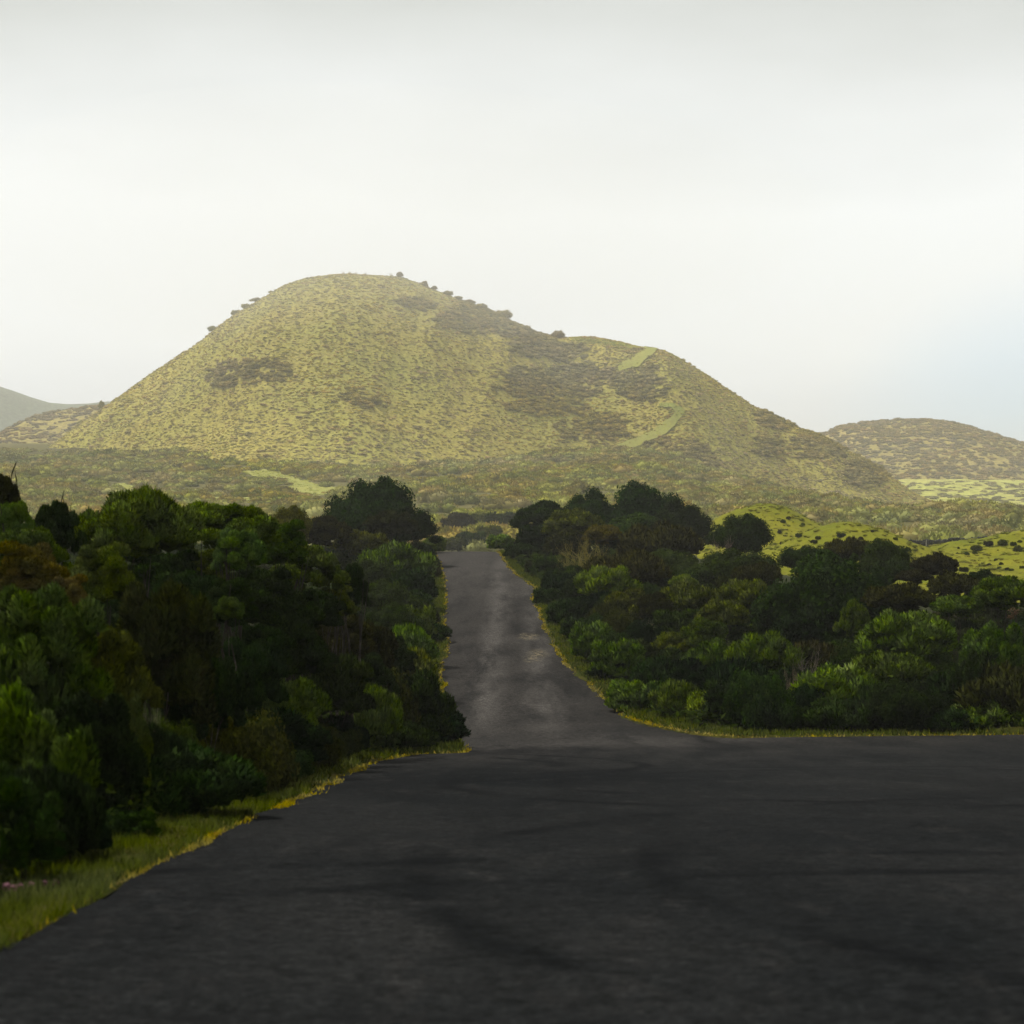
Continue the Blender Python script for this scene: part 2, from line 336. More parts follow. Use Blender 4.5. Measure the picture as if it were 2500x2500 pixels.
# main hill: skyline of the cone, then front and back flanks
SIL = np.array([(-300, 1250), (-100, 1200), (0, 1165), (60, 1135), (130, 1087), (200, 1037), (270, 988), (330, 945), (400, 897), (500, 832), (560, 778), (620, 742), (690, 698), (740, 679), (800, 671), (850, 668), (930, 671), (985, 674),
                (1030, 694), (1100, 722), (1180, 752), (1250, 790), (1330, 820), (1370, 824), (1420, 818), (1500, 830), (1560, 845), (1620, 851), (1680, 886), (1750, 930), (1820, 980), (1900, 1022), (2000, 1066),
                (2100, 1115), (2150, 1150), (2200, 1190), (2260, 1232), (2350, 1262), (2500, 1285)], float)
YC = 1060.0
SXX, SZZ = smooth_table(np.stack([(SIL[:, 0] - 1250) / FPX * YC, (1250 - SIL[:, 1]) / FPX * YC], 1), -340, 300, 1.0, 4.0)
def hillz(x, y):
    x = np.asarray(x, float); y = np.asarray(y, float)
    zs = np.interp(x, SXX, SZZ, left=-20, right=-20)
    zb = np.interp(x, [-340, -100, 100, 300], [14, 12, 4, -8.])
    H = np.maximum(zs - zb, 0)
    L = 70 + 1.75 * H
    t = np.clip(np.abs(YC - y) / L, 0, 1.15)
    g = np.where(t < 1, .55 * .5 * (1 + np.cos(np.pi * np.minimum(t, 1))) + .45 * (1 - t ** 1.25), (1 - t) * .56)
    z = zb + H * g - .5
    fl = np.clip(t, 0, 1) * np.clip(1.1 - t, 0, 1) * 4
    z = z + fl * (1.8 * wav(x, y * .5, 60, 1) + 1.2 * wav(x * 1.2, y * .25, 24, 2)) * (H > 8)
    # breach between the dome and the lower shoulder
    gx = np.interp(YC - y, [-50, 0, 60, 150, 260], [18, 22, 34, 46, 60])
    z = z - 9 * np.exp(-((x - gx) / 20) ** 2) * sstep(10, 70, YC - y) * sstep(230, 150, YC - y)
    z = z + 5 * np.exp(-((x - gx - 42) / 22) ** 2) * sstep(10, 70, YC - y) * sstep(230, 150, YC - y)
    return z + EYE
def cone(cx, cy, base, pts, yc, Lk):
    P = np.array(pts, float); X = (P[:, 0] - 1250) / FPX * yc; Z = (1250 - P[:, 1]) / FPX * yc
    gx, gz = smooth_table(np.stack([X, Z], 1), X[0], X[-1], 2.0, 8.0)
    def f(x, y):
        H = np.maximum(np.interp(x, gx, gz) - base, 0); t = np.clip(np.abs(yc - y) / (120 + Lk * H), 0, 1.1)
        g = np.where(t < 1, .5 * (1 + np.cos(np.pi * np.minimum(t, 1))) * .6 + .4 * (1 - t), -.3 * (t - 1))
        return base + H * g + 2.5 * wav(x, y, 90, 1) * np.clip(t * 3, 0, 1) - 1 + EYE
    return f, gx
f_right, gxr = cone(0, 0, 4, [(1600, 1250), (1800, 1180), (1930, 1095), (2010, 1054), (2060, 1034), (2150, 1023), (2250, 1020), (2330, 1028), (2400, 1052), (2500, 1082), (2650, 1125), (2900, 1200), (3200, 1260)], 1900, 3.2)
f_left, gxl = cone(0, 0, 10, [(-700, 1260), (-400, 1180), (-200, 1130), (0, 1068), (60, 1024), (120, 1000), (200, 993), (260, 982), (400, 1010), (600, 1100), (800, 1250)], 1500, 2.2)
f_far, gxf = cone(0, 0, 10, [(-1500, 1250), (-700, 1060), (-350, 930), (-150, 905), (0, 940), (60, 963), (130, 985), (200, 985), (290, 975), (420, 990), (700, 1080), (1100, 1250)], 2700, 2.0)

def hit(px, py, f, y0, y1, step=1.5):
    px = np.atleast_1d(np.asarray(px, float)); py = np.atleast_1d(np.asarray(py, float))
    ys = np.arange(y0, y1, step); X = (px[:, None] - 1250) / FPX * ys; Zr = (1250 - py[:, None]) / FPX * ys + EYE
    ab = f(X, ys[None, :] + 0 * X) >= Zr; i = np.where(ab.any(1), ab.argmax(1), len(ys) - 1)
    y = ys[i]; x = (px - 1250) / FPX * y; return x, y, f(x, y)
def far_surf(x, y): return np.maximum(ground(x, y), np.where(np.asarray(y) > 790, hillz(x, y), -50))

# ------------------------------------------------------------------ the setting
def axis(*segs):
    a = []
    for s, e, st in segs: a += list(np.arange(s, e, st))
    return np.array(a + [segs[-1][1]])
gx = axis((-6000, -1000, 400), (-1000, -400, 60), (-400, -120, 14), (-120, -30, 4), (-30, -10, 1.2), (-10, 14, .4), (14, 90, 1.6), (90, 400, 14), (400, 1000, 60), (1000, 6000, 400))
gy = axis((-40, 4, 3), (4, 62, .6), (62, 160, 1.0), (160, 290, 2.0), (290, 900, 9), (900, 2400, 40), (2400, 6000, 300))
GX, GY = np.meshgrid(gx, gy)
GZ = ground(GX, GY)
inside = on_road(GX, GY, -.12)
GZ = np.where(inside, GZ - .14, GZ)
GZ = GZ - .45 * ((GY > 134) & (GY < 280) & (GX < 108) & (GX > np.interp(GY, [132, 150, 190, 230, 282], [26, 24, 22, 17, 16]) + 2))
g = link(bpy.data.objects.new('ground', grid_mesh('ground', GX, GY, GZ, M_GROUND))); tag(g, 'scrub covered ground reaching from the roadside to the hills', kind='structure')

# straight lane beyond the junction
ys = axis((43.5, 150, .5), (150, 175, .5)); u = np.linspace(0, 1, 15)
lo_, hi_ = xl(ys), np.minimum(xr_lane(ys), 7.2)
X = lo_[:, None] + (hi_ - lo_)[:, None] * u; Y = ys[:, None] + 0 * X
jit = .05 * wav(0 * ys + 3, ys, 1.7, 1) + .06 * wav(0 * ys + 3, ys, 5, 2)
X[:, 0] += jit; X[:, -1] += -jit + .06 * wav(0 * ys + 9, ys, 2.3, 3)
camber = .045 * (1 - (2 * u - 1) ** 2)
Z = prof(Y) + EYE + camber[None, :] + .012 * wav(X, Y, 6, 3)
r1 = link(bpy.data.objects.new('road', grid_mesh('road', X, Y, Z, M_LANE))); tag(r1, 'narrow worn asphalt lane dipping and climbing toward the hill', kind='structure')
# junction apron in front, its far rim laid over the lane
xs_t = np.concatenate([np.linspace(0, 1, 60) ** 1.5]); vy = np.linspace(0, 1, 110)
rows = []
for v in vy:
    row = []
    for q in xs_t:
        x = -2.4 + q * 42.4; yf = float(jfar(x)); y = -12 + (yf + 12) * v ** .8
        xx = max(x, float(xl(y))) if q > 0 else float(xl(y)) + .05 * float(wav(1., y, 1.3, 1))
        row.append((xx, y))
    rows.append(row)
R = np.array(rows); JX, JY = R[..., 0], R[..., 1]
JZ = ground(JX, JY); JZ = np.where(JX < 6, prof(JY) + EYE, JZ) + .034 + .012 * wav(JX, JY, 5, 3)
xw = sstep(6, 22, JX); JZ = (prof(JY) * (1 - xw) + np.interp(JY, RX, RZ) * xw) + EYE + .052 + .012 * wav(JX, JY, 6, 3)
r2 = link(bpy.data.objects.new('road', grid_mesh('road', JX, JY, JZ, M_ASPH))); tag(r2, 'broad dark asphalt of the road junction in the foreground', kind='structure')

# hills
def hill_obj(name, f, x0, x1, y0, y1, st, mat, label):
    X, Y = np.meshgrid(np.arange(x0, x1, st), np.arange(y0, y1, st))
    o = link(bpy.data.objects.new(name, grid_mesh(name, X, Y, f(X, Y), mat))); return tag(o, label, kind='structure')
hill_obj('hill', hillz, -338, 299, 790, 1330, 4, M_HILL, 'big rounded volcanic hill with yellow green slopes behind the road')
hill_obj('hill', f_right, gxr[0], gxr[-1], 1500, 2400, 14, M_HILLR, 'lower brownish hill behind the right foot of the big hill')
hill_obj('hill', f_left, gxl[0], gxl[-1], 1180, 1850, 12, M_HILLR, 'small pale hill behind the left foot of the big hill')
hill_obj('hill', f_far, gxf[0], gxf[-1], 2250, 3300, 25, M_HILLG, 'faint distant hill at the far left under the clouds')

# pasture with its green mounds
X, Y = np.meshgrid(np.arange(9, 110, .8), np.arange(132, 282, .9))
Zm = ground(X, Y) + .06 + .10 * wav(X, Y, 3, 1)
keep = (X > np.interp(Y, [132, 150, 190, 230, 282], [26, 24, 22, 17, 16]))
Zm = np.where(keep, Zm, Zm - 1.0)
tag(link(bpy.data.objects.new('pasture', grid_mesh('pasture', X, Y, Zm, M_MEADOW))), 'bright green pasture with grassy mounds beyond the right thicket', kind='structure')
# pale field at the foot of the right hill
X, Y = np.meshgrid(np.arange(120, 620, 12), np.arange(1000, 1640, 14))
tag(link(bpy.data.objects.new('field', grid_mesh('field', X, Y, np.maximum(ground(X, Y), f_right(X, Y) * (Y > 1510)) + 1.2, M_HILLF))), 'pale green field at the foot of the lower right hill', kind='structure')
# pale meadow clearings on the plain, in bearing outlines, dropped on the terrain
CLEAR = [[(586, 1151), (640, 1147), (700, 1157), (740, 1174), (790, 1189), (832, 1194), (832, 1206), (760, 1209), (702, 1201), (716, 1186), (684, 1173), (622, 1165)],
         [(288, 1181), (326, 1188), (320, 1198), (298, 1196)],
         [(493, 1212), (560, 1214), (670, 1218), (668, 1225), (560, 1223), (498, 1218)],
         [(1098, 1290), (1180, 1288), (1186, 1298), (1120, 1302), (1090, 1300)]]
def drape_poly(name, poly, f, y0, y1, lift, mat, label):
    P = np.array(poly, float); (x0, y0_), (x1, y1_) = P.min(0), P.max(0); nx, ny = 110, 40
    gxp, gyp = np.meshgrid(np.linspace(x0, x1, nx), np.linspace(y0_, y1_, ny)); wob = 1.2 * np.sin(gxp * .11) + 1.0 * np.sin(gxp * .31 + 2)
    x, y, z = hit(gxp.ravel(), gyp.ravel(), f, y0, y1); ins = in_poly(gxp, gyp + wob, poly)
    i = np.arange(nx * ny).reshape(ny, nx); q = ins[:-1, :-1] & ins[1:, :-1] & ins[:-1, 1:] & ins[1:, 1:]
    F = np.stack([i[:-1, :-1], i[1:, :-1], i[1:, 1:], i[:-1, 1:]], -1)[q]
    return tag(link(bpy.data.objects.new(name, mesh_np(name, np.stack([x, y, z + lift], 1), F, mat, smooth=True))), label, kind='structure')
for poly, lab in zip(CLEAR, ['largest pale meadow clearing in the scrub plain below the hill', 'tiny pale meadow clearing in the scrub plain at the left',
                             'thin strip of pale meadow below the largest clearing', 'dry grassy clearing beyond the crest of the lane']):
    drape_poly('meadow', poly, far_surf, 280, 950, .22, M_PALE, lab)
# grassy tracks climbing the hill: ribbons draped on the slope
def ribbon(name, pts, halfw, label):
    P = np.array(pts, float); n = len(P); s = np.linspace(0, n - 1, (n - 1) * 6 + 1)
    cx = np.interp(s, range(n), P[:, 0]); cy = np.interp(s, range(n), P[:, 1]); hw = np.interp(s, range(n), halfw)
    d = np.stack([np.gradient(cx), np.gradient(cy)], 1); d = unit(d); nx, ny = -d[:, 1], d[:, 0]
    q = np.linspace(-1, 1, 5); hw = hw * (1 + .15 * np.sin(s * 4))
    PXg = cx[:, None] + nx[:, None] * hw[:, None] * q; PYg = cy[:, None] + ny[:, None] * hw[:, None] * q
    x, y, z = hit(PXg.ravel(), PYg.ravel(), hillz, 800, 1060, 1.0)
    return tag(link(bpy.data.objects.new(name, grid_mesh(name, x.reshape(PXg.shape), y.reshape(PXg.shape), z.reshape(PXg.shape) + .7, M_TRACK))), label, kind='structure')
TR1 = [(1438, 1120), (1490, 1103), (1550, 1085), (1605, 1062), (1640, 1035), (1662, 1008), (1640, 994), (1612, 992)]; W1 = [4, 7, 10, 12, 11, 9, 6, 3]
TR2 = [(1600, 842), (1575, 865), (1548, 885), (1510, 905)]; W2 = [10, 15, 15, 7]
TR3 = [(1395, 826), (1470, 836), (1540, 846), (1600, 850)]; W3 = [5, 7, 6, 5]
ribbon('track', TR1, W1, 'pale green grassy track winding up the right flank of the hill')
ribbon('track', TR2, W2, 'pale green clearing below the shoulder of the hill')

# ------------------------------------------------------------------ scrub that nobody could count (hill and plain)
ico_bm = bmesh.new(); bmesh.ops.create_icosphere(ico_bm, subdivisions=1, radius=1); ico_bm.verts.ensure_lookup_table()
ICO_V = np.array([v.co[:] for v in ico_bm.verts]); ICO_F = np.array([[v.index for v in f.verts] for f in ico_bm.faces]); ico_bm.free()
ico_bm = bmesh.new(); bmesh.ops.create_icosphere(ico_bm, subdivisions=3, radius=1); ico_bm.verts.ensure_lookup_table()
ICO2_V = np.array([v.co[:] for v in ico_bm.verts]); ICO2_F = np.array([[v.index for v in f.verts] for f in ico_bm.faces]); ico_bm.free()
ks = np.array([f for f in ICO_F if ICO_V[f][:, 2].mean() > -.35])         # open below: the foot sits in the soil
def tuft_mesh(seed):
    rg_ = np.random.default_rng(seed); Vs, Fs, n0 = [], [], 0
    for _ in range(4):
        c = np.array([*rg_.normal(0, .36, 2), rg_.uniform(.0, .3)]); r = rg_.uniform(.45, .7)
        V = ICO_V * r * (1 + rg_.normal(0, .13, (len(ICO_V), 1))) * [1, 1, .95] + c; Vs.append(V); Fs.append(ICO_F + n0); n0 += len(V)
        d = unit(rg_.normal(0, 1, (110, 3))); d = d[d[:, 2] > -.2]; m_ = len(d); P = c + d * r * .92; D = unit(d + [0, 0, .5] + rg_.normal(0, .35, (m_, 3)))
        sd_ = unit(np.cross(D, rg_.normal(0, 1, (m_, 3)))) * .07; V = np.stack([P - sd_, P + sd_, P + D * .24 * rg_.uniform(.6, 1.4, (m_, 1))], 1).reshape(-1, 3)
        Vs.append(V); Fs.append(np.arange(m_ * 3).reshape(-1, 3) + n0); n0 += len(V)
    return mesh_np('tuft', np.concatenate(Vs), np.concatenate(Fs), M_SCRUB, smooth=True)
TUFTS = [bpy.data.objects.new('tuft', tuft_mesh(300 + i)) for i in range(5)]
def scrub(name, x, y, z, r, hk, mat, color, label, rg_):
    n = len(x); me = bpy.data.meshes.new(name); me.vertices.add(n); me.vertices.foreach_set('co', np.stack([x, y, z - r * .08], 1).astype(np.float32).ravel())
    sc = np.stack([r * rg_.uniform(.8, 1.25, n), r * rg_.uniform(.8, 1.25, n), r * hk * rg_.uniform(.75, 1.25, n)], 1)
    a = me.attributes.new('sc', 'FLOAT_VECTOR', 'POINT'); a.data.foreach_set('vector', sc.astype(np.float32).ravel())
    a = me.attributes.new('rz', 'FLOAT_VECTOR', 'POINT'); a.data.foreach_set('vector', np.stack([0 * x, 0 * x, rg_.uniform(0, 6.28, n)], 1).astype(np.float32).ravel())
    a = me.attributes.new('ix', 'INT', 'POINT'); a.data.foreach_set('value', rg_.integers(0, 5, n).astype(np.int32))
    o = link(bpy.data.objects.new(name, me)); o.color = (*color, 1); me.materials.append(mat)
    g = bpy.data.node_groups.new('scatter', 'GeometryNodeTree'); g.interface.new_socket('Geometry', in_out='INPUT', socket_type='NodeSocketGeometry'); g.interface.new_socket('Geometry', in_out='OUTPUT', socket_type='NodeSocketGeometry')
    gi = N(g, 'NodeGroupInput'); go = N(g, 'NodeGroupOutput'); m2p = N(g, 'GeometryNodeMeshToPoints'); iop = N(g, 'GeometryNodeInstanceOnPoints'); g2i = N(g, 'GeometryNodeGeometryToInstance')
    for t_ in reversed(TUFTS):
        oi = N(g, 'GeometryNodeObjectInfo'); oi.inputs['Object'].default_value = t_; g.links.new(oi.outputs['Geometry'], g2i.inputs[0])
    def na(nm, ty): q = N(g, 'GeometryNodeInputNamedAttribute', data_type=ty); q.inputs[0].default_value = nm; return q.outputs[0]
    g.links.new(gi.outputs[0], m2p.inputs[0]); g.links.new(m2p.outputs[0], iop.inputs['Points']); g.links.new(g2i.outputs[0], iop.inputs['Instance'])
    iop.inputs['Pick Instance'].default_value = True; g.links.new(na('ix', 'INT'), iop.inputs['Instance Index']); g.links.new(na('sc', 'FLOAT_VECTOR'), iop.inputs['Scale'])
    e2r = N(g, 'FunctionNodeEulerToRotation'); g.links.new(na('rz', 'FLOAT_VECTOR'), e2r.inputs[0]); g.links.new(e2r.outputs[0], iop.inputs['Rotation'])
    g.links.new(iop.outputs[0], go.inputs[0]); md = o.modifiers.new('scatter', 'NODES'); md.node_group = g
    return tag(o, label, kind='stuff')
THICK = [(620, 905, 95, 30), (560, 925, 50, 20), (860, 958, 26, 18), (905, 985, 40, 14), (1010, 745, 45, 18), (1180, 775, 95, 42), (1250, 790, 70, 36), (1300, 840, 60, 30), (1300, 935, 100, 40), (1420, 925, 90, 42), (1560, 935, 66, 48),
         (1340, 990, 100, 26), (1450, 1040, 85, 36), (1510, 1155, 36, 34), (1680, 1120, 60, 46), (1600, 1075, 40, 20), (1870, 1090, 40, 26), (1900, 1020, 60, 26), (2000, 1085, 75, 34), (2110, 1150, 60, 40), (1380, 860, 60, 22), (1560, 870, 26, 18)]
def thick_at(px, py):
    m = np.zeros(len(px))
    for cx, cy, a, b in THICK: m = np.maximum(m, np.exp(-(((px - cx) / a) ** 2 + ((py - cy) / b) ** 2) ** 1.5))
    return m
def near_track(px, py):
    bad = np.zeros(len(px), bool)
    for T, W in ((TR1, W1), (TR2, W2), (TR3, W3)):
        P = np.array(T, float)
        s = np.linspace(0, len(P) - 1, 60); cx = np.interp(s, range(len(P)), P[:, 0]); cy = np.interp(s, range(len(P)), P[:, 1]); ww = np.interp(s, range(len(P)), W)
        for a, b, c in zip(cx, cy, ww): bad |= (px - a) ** 2 + (py - b) ** 2 < (c * .75) ** 2
    return bad
rg = np.random.default_rng(11)
n = 60000; hx = rg.uniform(-250, 250, n); hy = rg.uniform(800, 1075, n); hz = hillz(hx, hy)
ppx, ppy = px_of(hx, hy, hz)
th = thick_at(ppx, ppy) * (.85 + .28 * wav(hx, hy, 23, 1) + .22 * wav(hx, hy, 9, 3)); den = .30 + .08 * wav(hx, hy, 60, 0) + .10 * wav(hx, hy, 13, 2) - .08 * sstep(60, 110, hz)
right = sstep(1300, 1750, ppx) * .26
ok = (hz > ground(hx, hy) - .5) & ~near_track(ppx, ppy) & (rg.uniform(0, 1, n) < den + right) & (th < .35)
scrub('scrub', hx[ok], hy[ok], hz[ok], rg.uniform(.3, .9, ok.sum()) * np.where(rg.uniform(0, 1, ok.sum()) < .10, 1.7, 1), .6, M_SCRUB, (.40, .315, .115), 'small olive brown bushes dotted all over the hillside', rg)
nb = int(ok.sum())
ok2 = (hz > ground(hx, hy) - .5) & ~near_track(ppx, ppy) & (rg.uniform(0, 1, n) < th * .9) & (th > .25)
scrub('scrub', hx[ok2], hy[ok2], hz[ok2], rg.uniform(1.1, 2.4, ok2.sum()), .65, M_SCRUB, (.29, .235, .07), 'dense dark thickets in the folds of the hillside', rg)
ok5 = (hz > ground(hx, hy) - .5) & (rg.uniform(0, 1, n) < .75)
jx, jy = hx[ok5] + rg.normal(0, 3, ok5.sum()), hy[ok5] + rg.normal(0, 3, ok5.sum())
scrub('grass', jx, jy, hillz(jx, jy), rg.uniform(.35, .9, ok5.sum()), .38, M_SCRUB, (.50, .43, .10), 'yellow green grass tussocks clothing the hillside', rg)
n_ = 9000; mx_, my_ = rg.uniform(17, 100, n_), rg.uniform(136, 280, n_); kk = (mx_ > np.interp(my_, [132, 150, 190, 230, 282], [26, 24, 22, 17, 16]) + 1) & (mx_ / my_ < .30); mx_, my_ = mx_[kk], my_[kk]
dn = wav(mx_, my_, 16, 1) + .5 * wav(mx_, my_, 5, 2); lo_k = dn < rg.normal(.2, .5, len(dn))
scrub('grass', mx_[lo_k], my_[lo_k], ground(mx_[lo_k], my_[lo_k]) + .05, rg.uniform(.14, .38, lo_k.sum()), .55, M_SCRUB, (.20, .205, .013), 'short bright grass tufts of the pasture', rg)
scrub('grass', mx_[~lo_k], my_[~lo_k], ground(mx_[~lo_k], my_[~lo_k]) + .05, rg.uniform(.12, .34, (~lo_k).sum()), .5, M_SCRUB, (.19, .175, .014), 'dull olive grass tufts of the pasture', rg)
# plain
n = 40000; qx = rg.uniform(-330, 330, n); qy = 280 + 660 * rg.uniform(0, 1, n) ** .8; qz = ground(qx, qy)
vis = np.abs(qx / qy) < .28
rr = rg.uniform(1.0, 3.0, n) * np.where(rg.uniform(0, 1, n) < .2, 1.4, 1); p1x, p1y = px_of(qx, qy, qz); _, p2y = px_of(qx, qy, qz + rr * 1.0)
clear = np.zeros(n, bool)
for poly in CLEAR: clear |= in_poly(p1x, p1y, poly) | in_poly(p1x, p2y, poly) | in_poly(p1x, (p1y + p2y) / 2, poly)
inbase = np.zeros(n, bool)
for poly in CLEAR: inbase |= in_poly(p1x + rg.normal(0, 7, n), p1y + rg.normal(0, 2.5, n), poly)
rr = np.where(clear, rr * .5, rr); clear = inbase
ok3 = vis & ~clear & ((qz > hillz(qx, qy) - 1) | (qy < 790)) & (rg.uniform(0, 1, n) < .48 + .30 * wav(qx, qy, 50, 1)) & ((qy > 318) | (qx > 22))
sel = rg.uniform(0, 1, n) < .5
for s_, colr, lab in ((ok3 & sel, (.27, .22, .05), 'brown olive bushes crowding the plain below the hill'), (ok3 & ~sel, (.27, .265, .05), 'green bushes scattered among the scrub of the plain')):
    scrub('scrub', qx[s_], qy[s_], qz[s_], rr[s_], .8, M_SCRUB, colr, lab, rg)
# tufted rims so the clearings and tracks fray into the scrub
def fray(pts, f, y0, y1, r0, r1, col, lab):
    P = np.array(pts); x, y, z = hit(P[:, 0], P[:, 1], f, y0, y1, 1.5); scrub('grass', x, y, z, rg.uniform(r0, r1, len(x)), .4, M_SCRUB, col, lab, rg)
pts = []
for poly, nn in zip(CLEAR, (1500, 160, 350, 0)):
    P = np.array(poly, float); lo2, hi2 = P.min(0), P.max(0); q2 = rg.uniform(lo2, hi2, (nn * 3, 2)); q2 = q2[in_poly(q2[:, 0], q2[:, 1], poly)][:nn]; pts += list(q2 + rg.normal(0, 1, q2.shape) * [7, 1.6])
fray(pts, far_surf, 280, 950, .3, .9, (.40, .40, .095), 'pale grass tufts fraying the meadow clearings')
pts = []
for T, W in ((TR1, W1), (TR2, W2), (TR3, W3)):
    P = np.array(T, float); u2 = rg.uniform(0, len(P) - 1, 700); cx = np.interp(u2, range(len(P)), P[:, 0]); cy = np.interp(u2, range(len(P)), P[:, 1]); ww = np.interp(u2, range(len(P)), W)
    pts += list(np.stack([cx, cy], 1) + rg.normal(0, .75, (700, 2)) * ww[:, None])
fray(pts, hillz, 800, 1060, .3, .85, (.42, .43, .10), 'pale green grass tufts along the tracks of the hill')
# other hills
n = 5000; x = rg.uniform(230, 560, n); y = rg.uniform(1560, 1900, n); z = f_right(x, y); ok4 = (z > ground(x, y))
scrub('scrub', x[ok4], y[ok4], z[ok4], rg.uniform(1.5, 3.4, ok4.sum()), .6, M_SCRUB, (.26, .19, .07), 'brown bushes dotted over the lower right hill', rg)
n = 900; x = rg.uniform(200, 420, n); y = rg.uniform(1050, 1550, n); z = ground(x, y)
scrub('scrub', x, y, z + 1, rg.uniform(1.2, 3.2, n), .6, M_SCRUB, (.24, .21, .08), 'bushes dotted over the pale field at the right', rg)
n = 2500; x = rg.uniform(-420, -200, n); y = rg.uniform(1240, 1510, n); z = f_left(x, y)
scrub('scrub', x, y, z, rg.uniform(1.2, 2.6, n), .6, M_SCRUB, (.28, .21, .08), 'bushes dotted over the small pale hill at the left', rg)

# ------------------------------------------------------------------ plant meshes
def tube(pts, rad, sides=5):
    pts = np.array(pts, float); rad = np.array(rad, float); n = len(pts)
    tg = unit(np.gradient(pts, axis=0)); ref = np.array([.31, .77, .55]); a = unit(np.cross(tg, ref)); b = np.cross(tg, a)
    an = np.arange(sides) / sides * 6.2832
    V = pts[:, None] + rad[:, None, None] * (np.cos(an)[None, :, None] * a[:, None] + np.sin(an)[None, :, None] * b[:, None])
    i = np.arange(n * sides).reshape(n, sides); j = np.roll(i, -1, 1)
    Q = np.stack([i[:-1], j[:-1], j[1:], i[1:]], -1).reshape(-1, 4)
    F = np.concatenate([Q[:, [0, 1, 2]], Q[:, [0, 2, 3]]])
    return V.reshape(-1, 3), F
class Acc:
    def __init__(s): s.V, s.F, s.Nn, s.R, s.n = [], [], [], [], 0
    def add(s, V, F, Nn=None, R=None):
        s.V.append(V); s.F.append(F + s.n); s.n += len(V)
        s.Nn.append(Nn if Nn is not None else np.zeros_like(V)); s.R.append(R if R is not None else np.full(len(F), .5))
    def mesh(s, name, mat, normals=True):
        return mesh_np(name, np.concatenate(s.V), np.concatenate(s.F), mat, np.concatenate(s.Nn) if normals else None, np.concatenate(s.R), smooth=True)
def sprigs(acc, P, D, Nrm, L, Wd, R):
    # narrow pointed sprays: base edge across, tip along D, wound to face outward
    n = len(P); side = unit(np.cross(D, Nrm + np.random.default_rng(len(P)).normal(0, .6, (n, 3))))
    a = P - side * Wd[:, None]; b = P + side * Wd[:, None]; c = P + D * L[:, None]
    gn = np.cross(b - a, c - a); fl = (gn * Nrm).sum(1) < 0
    a2 = np.where(fl[:, None], b, a); b2 = np.where(fl[:, None], a, b)
    V = np.stack([a2, b2, c], 1).reshape(-1, 3); F = np.arange(n * 3).reshape(n, 3)
    acc.add(V, F, np.repeat(Nrm, 3, 0), R)
def leaves(acc, P, Nrm, size, R, rg_, along=None):
    n = len(P); t1 = unit(rg_.normal(0, 1, (n, 3))); t1 = unit(t1 - (t1 * Nrm).sum(1, keepdims=True) * Nrm * .7); t2 = unit(np.cross(Nrm, t1))
    L = size[:, None]; V = np.stack([P - t1 * L, P + t2 * L * .42, P + t1 * L, P - t2 * L * .42], 1)
    i = np.arange(n)[:, None] * 4; gn = np.cross(V[:, 1] - V[:, 0], V[:, 2] - V[:, 0]); fl = (gn * Nrm).sum(1) < 0
    q = np.where(fl[:, None], np.array([0, 2, 1, 0, 3, 2]), np.array([0, 1, 2, 0, 2, 3])) + i
    acc.add(V.reshape(-1, 3), q.reshape(-1, 3), np.repeat(Nrm, 4, 0), np.repeat(R, 2))
def dirs(rg_, n): return unit(rg_.normal(0, 1, (n, 3)))
def crown_centres(rg_, n, A, thmax, shell=(.62, .8), flat=1.0):
    out = []; tries = 0
    while len(out) < n and tries < 4000:
        tries += 1
        d = dirs(rg_, 1)[0]
        if math.acos(np.clip(d[2], -1, 1)) > thmax: continue
        s = rg_.uniform(*shell); c = np.array([d[0] * s, d[1] * s, d[2] * s * flat])
        if all(np.linalg.norm(c - q) > .9 * 1.55 / math.sqrt(n) for q in out) or tries > 2500: out.append(c)
    return np.array(out)
